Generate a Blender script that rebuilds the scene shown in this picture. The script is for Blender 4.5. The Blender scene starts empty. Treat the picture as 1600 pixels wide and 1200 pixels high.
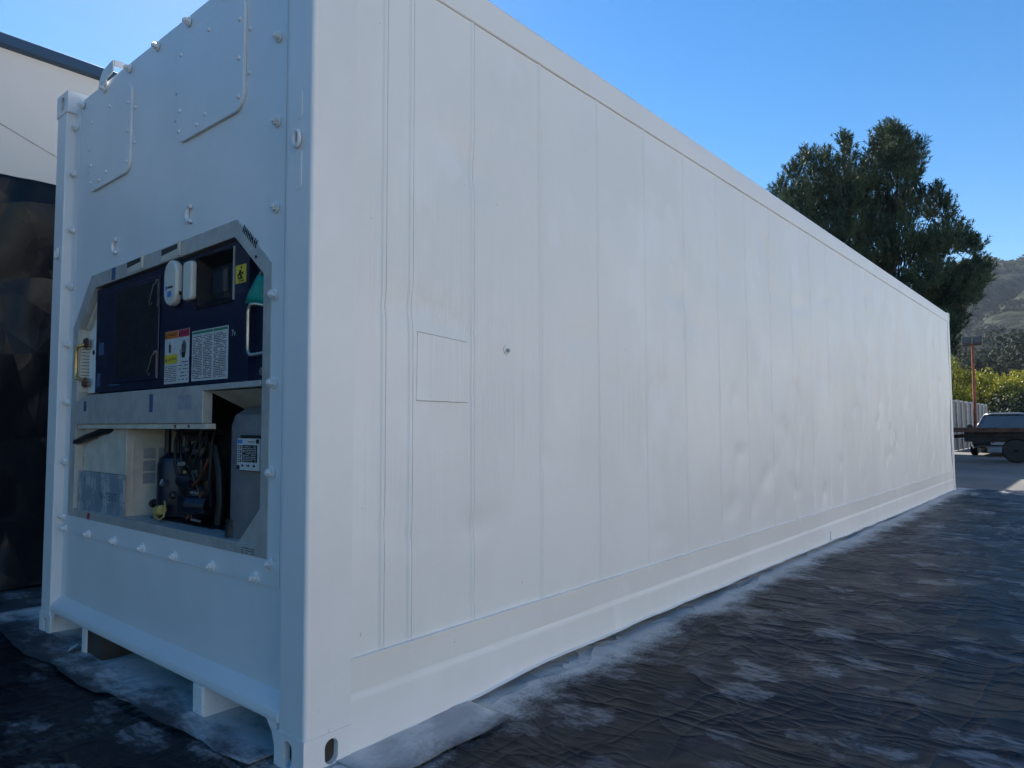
import bpy, bmesh, math, random
from mathutils import Vector, Matrix, noise
R = math.radians
random.seed(11)
scene = bpy.context.scene
# ------------------------------------------------------------------ camera
cam_data = bpy.data.cameras.new("camera")
cam_data.sensor_fit = 'HORIZONTAL'; cam_data.sensor_width = 36
cam_data.lens = 1100.2/1600*36
cam_data.clip_start = 0.05; cam_data.clip_end = 6000
cam = bpy.data.objects.new("camera", cam_data); scene.collection.objects.link(cam)
yaw, pit, rol = R(40.156), R(3.298), R(-0.172)
fw = Vector((math.cos(yaw)*math.cos(pit), math.sin(yaw)*math.cos(pit), math.sin(pit)))
rt = fw.cross(Vector((0,0,1))).normalized(); up = rt.cross(fw)
r2 = rt*math.cos(rol)+up*math.sin(rol); u2 = up*math.cos(rol)-rt*math.sin(rol)
cam.matrix_world = Matrix(((r2.x,u2.x,-fw.x,-1.282),(r2.y,u2.y,-fw.y,-1.922),(r2.z,u2.z,-fw.z,1.092),(0,0,0,1)))
scene.camera = cam
# ------------------------------------------------------------------ light
SUN_AZ, SUN_EL = R(63), R(37)          # azimuth measured from +X towards +Y
sd = Vector((math.cos(SUN_AZ)*math.cos(SUN_EL), math.sin(SUN_AZ)*math.cos(SUN_EL), math.sin(SUN_EL)))
sl = bpy.data.lights.new("sun", 'SUN'); sl.energy = 4.8; sl.angle = R(0.5); sl.color = (1, .95, .87)
so = bpy.data.objects.new("sun", sl); scene.collection.objects.link(so)
so.rotation_euler = sd.to_track_quat('Z', 'Y').to_euler()
world = bpy.data.worlds.new("World"); scene.world = world; world.use_nodes = True
wn = world.node_tree
bg = wn.nodes["Background"]; bg.inputs[1].default_value = 0.066
sky = wn.nodes.new("ShaderNodeTexSky"); sky.sky_type = 'NISHITA'; sky.sun_disc = False
sky.sun_elevation = SUN_EL; sky.sun_rotation = math.pi/2-SUN_AZ
sky.air_density = 1.0; sky.dust_density = 0.1; sky.ozone_density = 3.0; sky.altitude = 0
hs_ = wn.nodes.new("ShaderNodeHueSaturation"); hs_.inputs["Saturation"].default_value = 1.42
wn.links.new(sky.outputs[0], hs_.inputs["Color"]); wn.links.new(hs_.outputs[0], bg.inputs[0])
scene.view_settings.view_transform = 'Standard'; scene.view_settings.look = 'None'
scene.view_settings.exposure = 1.31; scene.view_settings.gamma = 1

# ------------------------------------------------------------------ helpers
class MB:
    def __init__(s): s.v = []; s.f = []; s.sm = []
    def add(s, vs, fs, smooth=False):
        n = len(s.v); s.v += [tuple(p) for p in vs]
        s.f += [tuple(i+n for i in f) for f in fs]; s.sm += [smooth]*len(fs); return s
    def box(s, x0, x1, y0, y1, z0, z1):
        return s.add([(x0,y0,z0),(x1,y0,z0),(x1,y1,z0),(x0,y1,z0),(x0,y0,z1),(x1,y0,z1),(x1,y1,z1),(x0,y1,z1)],
                     [(0,3,2,1),(4,5,6,7),(0,1,5,4),(1,2,6,5),(2,3,7,6),(3,0,4,7)])
    def prism(s, poly, axis, a0, a1, smooth=False):
        n = len(poly)
        def P(p, a): return (a,p[0],p[1]) if axis == 'x' else (p[0],a,p[1]) if axis == 'y' else (p[0],p[1],a)
        vs = [P(p,a0) for p in poly]+[P(p,a1) for p in poly]
        s.add(vs, [tuple(range(n)), tuple(range(2*n-1,n-1,-1))])
        s.f += []; k = len(s.v)-2*n
        for i in range(n):
            j = (i+1) % n; s.f.append((k+j,k+i,k+n+i,k+n+j)); s.sm.append(smooth)
        return s
    def cyl(s, p0, p1, r0, r1=None, n=14, caps=True, smooth=True):
        r1 = r0 if r1 is None else r1
        p0 = Vector(p0); p1 = Vector(p1); d = (p1-p0).normalized()
        a = d.orthogonal().normalized(); b = d.cross(a)
        vs = []
        for p, r in ((p0,r0),(p1,r1)):
            for i in range(n):
                t = 2*math.pi*i/n; vs.append(p+(a*math.cos(t)+b*math.sin(t))*r)
        s.add(vs, [(i,(i+1)%n,n+(i+1)%n,n+i) for i in range(n)], smooth)
        if caps: s.add([vs[i] for i in range(n)], [tuple(range(n-1,-1,-1))]); s.add(vs[n:], [tuple(range(n))])
        return s
    def tube(s, pts, r, n=8, smooth=True, caps=True):
        pts = [Vector(p) for p in pts]; rs = r if isinstance(r,(list,tuple)) else [r]*len(pts)
        prev = None; vs = []
        for i, p in enumerate(pts):
            t = (pts[min(i+1,len(pts)-1)]-pts[max(i-1,0)]).normalized()
            a = t.orthogonal().normalized() if prev is None else (prev-t*prev.dot(t)).normalized()
            prev = a; b = t.cross(a)
            for k in range(n):
                q = 2*math.pi*k/n; vs.append(p+(a*math.cos(q)+b*math.sin(q))*rs[i])
        fs = [(i*n+k,i*n+(k+1)%n,(i+1)*n+(k+1)%n,(i+1)*n+k) for i in range(len(pts)-1) for k in range(n)]
        s.add(vs, fs, smooth)
        if caps:
            m = len(pts)-1
            s.add(vs[:n], [tuple(range(n-1,-1,-1))]); s.add(vs[m*n:], [tuple(range(n))])
        return s
    def lathe(s, c, prof, n=24, axis='z'):      # prof: (r, h)
        c = Vector(c); vs = []
        for r, h in prof:
            for k in range(n):
                q = 2*math.pi*k/n; x, y = r*math.cos(q), r*math.sin(q)
                vs.append(c+(Vector((x,y,h)) if axis == 'z' else Vector((h,x,y)) if axis == 'x' else Vector((y,h,x))))
        m = len(prof)
        s.add(vs, [(i*n+k,i*n+(k+1)%n,(i+1)*n+(k+1)%n,(i+1)*n+k) for i in range(m-1) for k in range(n)], True)
        s.add(vs[:n], [tuple(range(n-1,-1,-1))]); s.add(vs[(m-1)*n:], [tuple(range(n))])
        return s
    def grid(s, us, vs_, fn, smooth=True):
        nu, nv = len(us), len(vs_)
        P = [fn(u,v) for v in vs_ for u in us]
        return s.add(P, [(j*nu+i,j*nu+i+1,(j+1)*nu+i+1,(j+1)*nu+i) for j in range(nv-1) for i in range(nu-1)], smooth)
    def mesh(s, name):
        me = bpy.data.meshes.new(name); me.from_pydata(s.v, [], s.f); me.update()
        me.polygons.foreach_set('use_smooth', s.sm)
        if any(s.sm): me.set_sharp_from_angle(angle=R(32))
        return me

def wloc(o):
    v = Vector(o.location)
    while o.parent: o = o.parent; v += Vector(o.location)
    return v
def obj(name, mb, mat, parent=None, bevel=0, org=None, fixn=False, seg=2):
    """link one mesh; vertices are given in world space unless org is given (then relative to org)"""
    me = mb.mesh(name)
    if fixn:
        b = bmesh.new(); b.from_mesh(me); bmesh.ops.recalc_face_normals(b, faces=b.faces); b.to_mesh(me); b.free()
    for m in (mat if isinstance(mat,(list,tuple)) else [mat]): me.materials.append(m)
    o = bpy.data.objects.new(name, me); scene.collection.objects.link(o)
    w = Vector(org) if org is not None else Vector((0,0,0))
    if parent is not None: o.parent = parent; o.location = w-wloc(parent)
    else: o.location = w
    if bevel:
        md = o.modifiers.new("bevel", 'BEVEL'); md.width = bevel; md.segments = seg; md.limit_method = 'ANGLE'; md.angle_limit = R(35)
    return o
def rebase(o, p):
    """move a top-level mesh's origin to p without moving its surface"""
    d = Vector(p)-Vector(o.location); o.data.transform(Matrix.Translation(-d)); o.location = p
def tag(o, label=None, cat=None, group=None, kind=None):
    if label: o['label'] = label
    if cat: o['category'] = cat
    if group: o['group'] = group
    if kind: o['kind'] = kind
    return o
def thing(name, loc, label, cat, group=None):
    o = bpy.data.objects.new(name, None); scene.collection.objects.link(o); o.location = loc; o.empty_display_size = .2
    return tag(o, label, cat, group)
def copy_to(o, loc, parent):
    c = o.copy(); scene.collection.objects.link(c); c.parent = parent; c.location = Vector(loc)-wloc(parent); return c
def fbm(x, y, z, o=3):
    return noise.fractal(Vector((x,y,z)), 1.0, 2.0, o)
def lerp(a, b, t): return a+(b-a)*t
def sstep(a, b, x):
    t = min(1, max(0, (x-a)/(b-a))); return t*t*(3-2*t)
def arc(c, r, a0, a1, n):
    return [(c[0]+r*math.cos(R(lerp(a0,a1,i/n))), c[1]+r*math.sin(R(lerp(a0,a1,i/n)))) for i in range(n+1)]
def rrect(y0, y1, z0, z1, r, n=5):
    return arc((y1-r,z0+r),r,-90,0,n)+arc((y1-r,z1-r),r,0,90,n)+arc((y0+r,z1-r),r,90,180,n)+arc((y0+r,z0+r),r,180,270,n)

# ------------------------------------------------------------------ materials
class NT:
    def __init__(s, name, rough=.5, col=(.5,.5,.5), metal=0, spec=.5):
        s.m = bpy.data.materials.new(name); s.m.use_nodes = True; s.t = s.m.node_tree; s.n = s.t.nodes
        s.b = s.n["Principled BSDF"]; s.b.inputs["Roughness"].default_value = rough
        s.b.inputs["Base Color"].default_value = (*col,1); s.b.inputs["Metallic"].default_value = metal
        s.b.inputs["Specular IOR Level"].default_value = spec
        s._tc = None
    def L(s, a, b): s.t.links.new(a, b)
    def tc(s, kind="Object"):
        if s._tc is None: s._tc = s.n.new("ShaderNodeTexCoord")
        return s._tc.outputs[kind]
    def map(s, scale=(1,1,1), rot=(0,0,0), loc=(0,0,0), src=None):
        m = s.n.new("ShaderNodeMapping"); m.inputs["Scale"].default_value = scale; m.inputs["Rotation"].default_value = rot
        m.inputs["Location"].default_value = loc; s.L(src or s.tc(), m.inputs[0]); return m.outputs[0]
    def noise(s, scale, detail=4, rough=.55, vec=None, dist=0):
        n = s.n.new("ShaderNodeTexNoise"); n.inputs["Scale"].default_value = scale; n.inputs["Detail"].default_value = detail
        n.inputs["Roughness"].default_value = rough; n.inputs["Distortion"].default_value = dist
        s.L(vec or s.tc(), n.inputs["Vector"]); return n.outputs[0]
    def vor(s, scale, vec=None, feature='F1'):
        n = s.n.new("ShaderNodeTexVoronoi"); n.feature = feature; n.inputs["Scale"].default_value = scale
        s.L(vec or s.tc(), n.inputs["Vector"]); return n.outputs[0]
    def ramp(s, src, a, b, v0=0., v1=1., smooth=True):
        n = s.n.new("ShaderNodeMapRange"); n.interpolation_type = 'SMOOTHSTEP' if smooth else 'LINEAR'
        for i, v in zip((1,2,3,4), (a,b,v0,v1)): n.inputs[i].default_value = v
        s.L(src, n.inputs[0]); return n.outputs[0]
    def math(s, op, a, b=None):
        n = s.n.new("ShaderNodeMath"); n.operation = op
        for i, q in enumerate((a,b)):
            if q is None: continue
            if isinstance(q,(int,float)): n.inputs[i].default_value = q
            else: s.L(q, n.inputs[i])
        return n.outputs[0]
    def mix(s, fac, a, b):
        n = s.n.new("ShaderNodeMix"); n.data_type = 'RGBA'
        for i, q in ((0,fac),(6,a),(7,b)):
            if isinstance(q,(int,float)): n.inputs[i].default_value = q
            elif isinstance(q,tuple): n.inputs[i].default_value = (*q,1)
            else: s.L(q, n.inputs[i])
        return n.outputs[2]
    def sep(s, i, src=None):
        n = s.n.new("ShaderNodeSeparateXYZ"); s.L(src or s.tc(), n.inputs[0]); return n.outputs[i]
    def col(s, c): s.L(c, s.b.inputs["Base Color"]); return s
    def rough(s, c): s.L(c, s.b.inputs["Roughness"]); return s
    def bump(s, h, strength=.3, dist=.01, prev=None):
        n = s.n.new("ShaderNodeBump"); n.inputs["Strength"].default_value = strength; n.inputs["Distance"].default_value = dist
        s.L(h, n.inputs["Height"])
        if prev is not None: s.L(prev, n.inputs["Normal"])
        s.L(n.outputs[0], s.b.inputs["Normal"]); return n.outputs[0]
def simple(name, col, rough=.5, metal=0, var=.15, scale=8, bump=0, spec=.5):
    m = NT(name, rough, col, metal, spec)
    n = m.noise(scale, 5, .6)
    lo = tuple(c*(1-var) for c in col); hi = tuple(min(1,c*(1+var)) for c in col)
    m.col(m.mix(m.ramp(n,.3,.7), lo, hi))
    if bump: m.bump(m.noise(scale*6,3), bump, .005)
    return m.m

def paint_mat():
    m = NT("white_paint", .42, (.77,.77,.75))
    z = m.sep(2)
    patch = m.ramp(m.noise(1.3,4,.6,m.map((1.2,1.2,.7))), .44, .60)
    grime = m.ramp(m.noise(3,6,.7,m.map((6,6,.5))), .60, .80)
    c = m.mix(patch, (.762,.760,.742), (.792,.79,.775))
    c = m.mix(m.math('MULTIPLY', grime, .12), c, (.60,.58,.56))
    touch = m.ramp(m.noise(1.7,3,.6,m.map((1.1,1.1,.8),loc=(9,2,4))), .60,.66)
    c = m.mix(m.math('MULTIPLY', touch, .45), c, (.83,.835,.84))
    sp = m.ramp(m.noise(34,2,.5,m.map((1,1,1),loc=(5,0,0))), .775, .79)
    c = m.mix(m.math('MULTIPLY', sp, .55), c, (.42,.40,.38))
    m.col(c)
    m.rough(m.ramp(m.noise(2.2,4,.6), .3,.7,.38,.46))
    b = m.bump(m.noise(160,3,.6), .10, .002)
    streak = m.math('MULTIPLY', m.noise(1,2,.5,m.map((88,88,.9))), m.math('MULTIPLY', m.ramp(m.noise(.9,3,.5,m.map((1,1,1.1),loc=(3,0,0))), .40,.60), m.math('MULTIPLY', m.ramp(z,.55,1.1), m.ramp(z,1.6,2.2,1,0))))
    m.bump(streak, .62, .011, b)
    return m.m
MAT = {}
MAT['paint'] = paint_mat()
def smooth_paint():
    m = NT("satin_white_paint", .42, (.77,.77,.76))
    m.col(m.mix(m.ramp(m.noise(2.5,5,.6),.35,.7), (.74,.74,.735), (.785,.785,.78)))
    ch = m.math('MULTIPLY', m.ramp(m.noise(45,4,.75), .66,.69), m.ramp(m.sep(2), .10,.30,1,0))
    m.col(m.mix(m.math('MULTIPLY', ch, .7), m.b.inputs['Base Color'].links[0].from_socket, (.20,.15,.12)))
    m.bump(m.noise(120,3,.6), .12, .002); return m.m
MAT['front'] = smooth_paint()
def raw_alu():
    m = NT("worn_aluminium", .5, (.4,.4,.4), .25)
    n = m.noise(9,8,.7); s = m.ramp(m.noise(40,4,.7,m.map((1,1,.3))), .55,.75)
    c = m.mix(m.ramp(n,.35,.65), (.42,.415,.39), (.53,.52,.485)); c = m.mix(m.math('MULTIPLY',s,.30), c, (.20,.19,.17))
    m.col(c); m.bump(n,.15,.004); return m.m
MAT['alu'] = raw_alu()
def navy():
    m = NT("navy_paint", .38, (.007,.016,.045))
    n = m.noise(14,7,.7); sc = m.ramp(m.noise(22,5,.75,m.map((1,1,.35))), .68,.74)
    c = m.mix(m.ramp(n,.4,.7), (.0045,.011,.034), (.009,.020,.056)); c = m.mix(m.math('MULTIPLY',sc,.45), c, (.16,.2,.28))
    m.col(c); m.bump(n,.06,.003); return m.m
MAT['navy'] = navy()
MAT['cream'] = simple("cream_paint", (.58,.54,.45), .5, 0, .12, 10)
MAT['grey_paint'] = simple("grey_paint", (.33,.33,.34), .5, 0, .12, 12, .1)
MAT['black'] = simple("black_rubber", (.012,.012,.013), .5, 0, .3, 20)
MAT['darkmetal'] = simple("dark_metal", (.03,.032,.036), .45, .3, .4, 18, .1)
MAT['dark_display'] = simple("dark_glass_panel", (.012,.013,.018), .22, 0, .2, 5)
MAT['plastic'] = simple("ivory_plastic", (.62,.60,.54), .4, 0, .05, 10)
MAT['brass'] = simple("brass", (.45,.33,.14), .35, .8, .2, 25)
MAT['steel'] = simple("zinc_steel", (.45,.42,.36), .35, .7, .2, 25)
MAT['yellow'] = simple("yellow_label", (.62,.48,.04), .5, 0, .04, 10)
MAT['orange'] = simple("orange_label", (.55,.15,.03), .5, 0, .04, 10)
MAT['red'] = simple("red_label", (.42,.03,.07), .5, 0, .04, 10)
MAT['green_l'] = simple("green_label", (.03,.22,.12), .5, 0, .04, 10)
MAT['paperw'] = simple("label_white", (.55,.55,.53), .5, 0, .06, 30)
MAT['ink'] = simple("black_ink", (.015,.015,.018), .6, 0, .1, 10)
MAT['teal'] = simple("teal_tape", (.0,.27,.20), .55, 0, .12, 20)
MAT['bluelabel'] = simple("blue_label", (.05,.20,.55), .5, 0, .05, 10)
MAT['yplug'] = simple("yellow_plastic", (.42,.33,.10), .5, 0, .15, 20)
MAT['bluetape'] = simple("blue_tape", (.06,.10,.20), .6, 0, .1, 20)
MAT['rust'] = simple("rusty_steel", (.085,.045,.032), .8, 0, .45, 6, .3)
MAT['dark_inside'] = simple("dark_cavity_tone", (.045,.038,.032), .8, 0, .35, 7)  # dark tone, puts shade into the casting hollows and frame notches
# ------------------------------------------------------------------ the container
L, W, H = 12.192, 2.438, 2.896
PX = .05                                   # depth of the recessed front panel
box = thing("shipping_container", (L/2, W/2, 0), "long freshly painted white refrigerated shipping container with its cooling unit exposed at the near end", "shipping container")
def slot_plate(mb, axis, a, cy, cz, w, h, y0, y1, z0, z1, t):
    """rectangular plate with an obround hole: ring of quads, front at a, back at a+t"""
    n = 20; r = w/2; ob = []
    for i in range(n):
        q = 2*math.pi*i/n; ob.append((cy+r*math.cos(q), cz+r*math.sin(q)+(h/2-r)*(1 if math.sin(q) >= 0 else -1)))
    out = []
    for (u, v) in ob:
        du, dv = u-cy, v-cz
        k = min((y1-cy)/du if du > 1e-6 else (y0-cy)/du if du < -1e-6 else 9e9, (z1-cz)/dv if dv > 1e-6 else (z0-cz)/dv if dv < -1e-6 else 9e9)
        out.append((cy+du*k, cz+dv*k))
    def P(p, d): return (d,p[0],p[1]) if axis == 'x' else (p[0],d,p[1])
    vs = [P(p,a) for p in ob]+[P(p,a) for p in out]+[P(p,a+t) for p in ob]
    fs = []
    for i in range(n):
        j = (i+1) % n; fs += [(i,j,n+j,n+i), (i,2*n+i,2*n+j,j)]
    # corner fills
    cs = [(y1,z1),(y0,z1),(y0,z0),(y1,z0)]; base = len(vs)
    vs += [P(c,a) for c in cs]
    for k, c in enumerate(cs):
        for i in range(n):
            j = (i+1) % n; A, B = out[i], out[j]
            if abs(A[0]-B[0]) > 1e-5 and abs(A[1]-B[1]) > 1e-5:
                if (abs(A[0]-c[0]) < 1e-5 and abs(B[1]-c[1]) < 1e-5) or (abs(A[1]-c[1]) < 1e-5 and abs(B[0]-c[0]) < 1e-5):
                    fs.append((n+i, n+j, base+k))
    mb.add(vs, fs)
def casting(x0, y0, z0):
    """ISO corner casting, hollow with obround side holes; outside faces at the container's outer planes"""
    mb = MB(); lx, ly, lz = .178, .165, .118; t = .028
    x1, y1, z1 = x0+lx, y0+ly, z0+lz
    endx = x0 if x0 < 1 else x1; endy = y0 if y0 < 1 else y1
    tx = t if endx == x0 else -t; ty = t if endy == y0 else -t
    cy = (y0+.089) if endy == y0 else (y1-.089); cx = (x0+.102) if endx == x0 else (x1-.102)
    slot_plate(mb, 'x', endx, cy, z0+.059, .05, .079, y0, y1, z0, z1, tx)
    slot_plate(mb, 'y', endy, cx, z0+.059, .051, .079, x0, x1, z0, z1, ty)
    ox = x1 if endx == x0 else x0; oy = y1 if endy == y0 else y0
    mb.add([(ox,y0,z0),(ox,y1,z0),(ox,y1,z1),(ox,y0,z1)], [(0,1,2,3)])
    mb.add([(x0,oy,z0),(x1,oy,z0),(x1,oy,z1),(x0,oy,z1)], [(0,1,2,3)])
    for z in (z0, z1): mb.add([(x0,y0,z),(x1,y0,z),(x1,y1,z),(x0,y1,z)], [(0,1,2,3)])
    # inner cavity walls
    return mb
for x0 in (0, L-.178):
    for y0 in (0, W-.165):
        for z0 in (0, H-.118):
            o = obj("corner_casting", casting(x0,y0,z0), MAT['front'], box, fixn=False)
            obj("casting_shade", MB().box(x0+.024,x0+.154,y0+.022,y0+.143,z0+.006,z0+.112), MAT['dark_inside'], o)  # dark block puts the shade of the hollow behind the holes
# posts (front pair: face, rounded outer corner, jamb back to the recessed panel)
def post(y_out, s):
    e = .004
    r = .012
    yo = y_out+s*e; yi = y_out+s*.147
    prof = [(.178,yo),(.003+r,yo)]+[(.003+r-r*math.sin(R(a)), yo+s*(r-r*math.cos(R(a)))) for a in (22,45,67,90)]+[(.003,yi-s*.006),(.009,yi),(.17,yi)]
    mb = MB(); mb.prism(prof, 'z', .118, H-.118); return mb
for y_out, s in ((0,1),(W,-1)):
    obj("corner_post", post(y_out,s), MAT['front'], box, fixn=True)
for y0, y1 in ((.003,.15),(W-.15,W-.003)):
    obj("corner_post", MB().box(L-.16,L-.003,y0,y1,.118,H-.118), MAT['front'], box, bevel=.008)
# eyelet and long weld slot on the near right post, eyelet on the left post
for y, z in ((.078,2.034),(2.345,2.016)):
    mb = MB(); n = 18
    ring = [(-.006, y+.017*math.cos(2*math.pi*i/n), z+.026*math.sin(2*math.pi*i/n)) for i in range(n+1)]
    mb.tube(ring, .0065, 8, caps=False); obj("lashing_eyelet", mb, MAT['front'], box)
mb = MB(); mb.prism(rrect(.058,.096,1.862,1.995,.018), 'x', .0005, .004); obj("weld_pad", mb, MAT['front'], box, bevel=.003)
mb = MB(); mb.prism(rrect(.060,.094,2.10,2.20,.016), 'x', .0008, .004); obj("weld_pad", mb, MAT['front'], box, bevel=.003)

# long side panels with ribs, dents and a wavy far end
ribs = [.308,.434,.762]+[1.209+.4768*i for i in range(23)]
ribs = [r for r in ribs if r < 12.0]
def side_y(x, z, far):
    y = .0085
    for i, r in enumerate(ribs):
        d = abs(x-r)
        if d < .03: y -= (.0048 if x < 4 else .0048-.0022*sstep(4,8,x))*((1-sstep(.006,.0145,r-x)) if x <= r else (1-sstep(.0045,.0065,x-r)))*sstep(.325,.335,z)
        if .0055 < x-r < .011: y += .0055*sstep(.325,.335,z)
    n1 = fbm(x*1.25, z*1.1, 3+far*9, 3)
    y += .0016*n1
    low = 1-sstep(.33,.75,z)
    y += .0045*low*fbm(x*2.6, z*3.2, 21, 2)
    mid = sstep(.45,.8,z)*(1-sstep(1.5,2.1,z))*sstep(1.6,4.5,x)
    y += .0055*mid*fbm(x*3.2, z*.95, 8, 2)
    w = sstep(8.5,11.6,x)*(1-sstep(2.25,2.6,z))
    y += w*.022*fbm(x*3.4+z*.35, z*.55, 40, 3)
    e = sstep(.34,.5,z)*(1-sstep(2.55,2.7,z))
    d = fbm(x*5.2, z*2.6, 77, 2)
    if d > .34: y += .040*(d-.34)*e*sstep(1.6,3.5,x)
    d2 = fbm(x*2.1+5, z*5.0, 55, 2)
    if d2 > .38: y += .034*(d2-.38)*e
    return y
xs = set()
x = .17
while x < 12.03: xs.add(round(x,4)); x += .042
for r in ribs:
    for d in (-.02,-.0145,-.010,-.006,0,.0045,.0066,.0085,.0105,.0125): xs.add(round(r+d,4))
xs = sorted(xs); xs2 = [xs[0]]
for q in xs[1:]:
    if q-xs2[-1] > .0017: xs2.append(q)
zs = [.325,.335,.35]+[.37+i*.0475 for i in range(50)]+[2.742]
mb = MB(); mb.grid(xs2, zs, lambda u,v: (u, side_y(u,v,0), v), True)
obj("side_panel", mb, MAT['paint'], box)
mb = MB(); mb.box(.17,12.03,W-.012,W-.006,.3,2.76); obj("side_panel", mb, MAT['paint'], box)
# narrow flat strip between the post and the first rib, sealing plate edge
# top side rail, bottom side rail
mb = MB(); mb.prism([(.0055,2.743),(-.0005,2.747),(.000,2.872),(.008,2.884),(.07,2.884),(.07,2.742)], 'x', .178, L-.178); obj("top_rail", mb, MAT['paint'], box, fixn=True, bevel=.004)
mb = MB(); mb.prism([(W-.004,2.742),(W-.001,2.872),(W-.008,2.884),(W-.07,2.884),(W-.07,2.742)], 'x', .178, L-.178); obj("top_rail", mb, MAT['paint'], box, fixn=True)
us = [.178+i*.055 for i in range(216)]
us = [u for u in us if u < L-.178]+[L-.178]
def lipz(x):
    b = lerp(.015,.058,sstep(.3,1.3,x)) if x < 3 else lerp(.058,.03,sstep(3,9,x))
    return b
prof = [(.012,.3275),(-.006,.3265),(-.006,.3185),(.004,.318),(.0105,.212),(.0112,.205),(.0050,.192),(.004,.178),(.0035,.10)]
def rail(u, k):
    k = int(round(k))
    if k < len(prof):
        y, z = prof[k]; return (u, (max(y,.003) if u < .19 else y)+.0012*fbm(u*2.2,k*.4,5,2)+.003*max(0,fbm(u*.9,k*.15,15,2))*(k > 3), z)
    wv = lipz(u)+.007*fbm(u*2.1,1,3,3)
    j = k-len(prof)
    y = (.0035,.002,-.012,-.006,.05)[j]+.004*fbm(u*3.3,7,2,2)*(1 if j == 2 else 0); z = wv+(.02,.005,-.001,-.004,-.003)[j]
    return (u, y, z)
mb = MB(); mb.grid(us, list(range(len(prof)+5)), rail, True); o = obj("bottom_rail", mb, MAT['paint'], box)
mb = MB(); mb.prism([(W-.004,.32),(W-.03,.2),(W-.006,.17),(W-.006,.03),(W-.06,.03),(W-.06,.32)], 'x', .178, L-.178); obj("bottom_rail", mb, MAT['paint'], box, fixn=True)
# forklift pocket cover outlined on the lower rail
mb = MB()
mb.prism([(4.66,.06),(5.38,.06),(5.38,.128),(4.66,.128)], 'y', .0025, .006); obj("pocket_cover", mb, MAT['paint'], box, bevel=.001)
# riveted patch on the side
mb = MB(); mb.prism([(.462,1.182),(.728,1.180),(.724,1.418),(.466,1.434)], 'y', .0060, .0095); rp = obj("repair_patch", mb, MAT['paint'], box, bevel=.0003)
for a_, b_ in (((.460,1.1815),(.730,1.1795)),((.464,1.4355),(.725,1.4185))):
    mb = MB(); mb.tube([(lerp(a_[0],b_[0],i/14),.0052+.0006*fbm(i*.9,a_[1],2,2),lerp(a_[1],b_[1],i/14)+.0014*fbm(i*.7,3,1,2)) for i in range(15)], .0013, 5); obj("patch_seam", mb, simple("seam_gap",(.42,.415,.41),.7), rp)
# round plug with washer on the side
mb = MB(); c = (.971,.0,1.409)
mb.lathe((.971,.0092,1.409), [(.021,0),(.021,-.004),(.017,-.006),(.0,-.006)], 22, 'y'); pl = obj("side_plug", mb, MAT['paint'], box)
mb = MB(); mb.lathe((.971,.004,1.405), [(.008,0),(.008,-.008),(.006,-.011),(0,-.011)], 16, 'y'); obj("plug_pin", mb, MAT['grey_paint'], pl)
# small lug where the pocket ends and end seal at the far post
mb = MB(); mb.prism([(5.385,.05),(5.40,.05),(5.40,.135),(5.385,.135)],'y',-.006,.004); obj("pocket_lug", mb, MAT['paint'], box)
# roof, floor underside, rear doors
obj("roof", MB().box(.1,L-.1,.07,W-.07,2.83,2.868), MAT['front'], box)
obj("underframe", MB().box(.55,L-.2,.1,W-.1,.14,.22), MAT['darkmetal'], box)
for y0, y1 in ((.155,1.213),(1.225,W-.155)): obj("rear_door", MB().box(L-.06,L-.02,y0,y1,.15,2.78), MAT['front'], box, bevel=.004)

# ---- front panel with the machinery opening
YL, YR = 2.29, .147
op = [(2.185,.635),(2.185,1.60),(1.965,1.825),(.556,1.838),(.325,1.650),(.325,.635)]
mb = MB()
def fp(mb, poly, x): mb.add([(x,p[0],p[1]) for p in poly], [tuple(range(len(poly)))])
fp(mb, [(YL,1.60),(YL,2.828),(YR,2.828),(YR,1.65),op[4],op[3],op[2],op[1]], PX)
fp(mb, [(YL,.635),(YL,1.60),op[1],op[0]], PX); fp(mb, [op[5],op[4],(YR,1.65),(YR,.635)], PX)
fp(mb, [(YL,.18),(YL,.635),op[0],op[5],(YR,.635),(YR,.18)], PX)
mb.add([(PX,YL,2.828),(PX,YR,2.828),(PX+.12,YR,2.828),(PX+.12,YL,2.828)], [(0,1,2,3)])
obj("front_panel", mb, MAT['front'], box)
# flanges with bolts: right, left, bottom
mb = MB(); mb.box(PX-.0035,PX-.0005,.228,.322,.636,2.80); obj("flange_plate", mb, MAT['front'], box, bevel=.0012)
mb = MB(); mb.box(PX-.0045,PX-.0006,.226,2.262,.543,.632); obj("flange_plate", mb, MAT['front'], box, bevel=.0012)
mb = MB(); mb.box(PX-.0032,PX-.0004,2.222,2.285,.64,2.80); obj("flange_plate", mb, MAT['front'], box, bevel=.0012)
def bolt_mb():
    m = MB(); m.lathe((0,0,0), [(.021,0),(.021,-.004),(.018,-.0055)], 20, 'x')
    m.prism([(.0152*math.cos(R(60*i+15)),.0152*math.sin(R(60*i+15))) for i in range(6)], 'x', -.019, -.0045)
    m.lathe((0,0,0), [(.0085,-.0185),(.0085,-.026),(.006,-.027)], 12, 'x'); return m
spots = [(.277,.622+.3085*i) for i in range(7)]+[(.277,2.77)]+[(2.262,z) for z in (.62,.907,1.217,1.522,1.832,2.137,2.442,2.70)]
spots += [(y,.562) for y in (2.236,1.919,1.606,1.295,.991,.684,.374)]+[(y,2.797) for y in (2.18,1.892,1.585,1.282,.981,.68,.40)]
b0 = None
for y, z in spots:
    w = (PX-.0045,y,z)
    if b0 is None: b0 = obj("hex_bolt", bolt_mb(), MAT['front'], box, org=w, fixn=True)
    else:
        c = copy_to(b0, w, box)
        c.rotation_euler = (random.random()*6,0,0)
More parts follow.
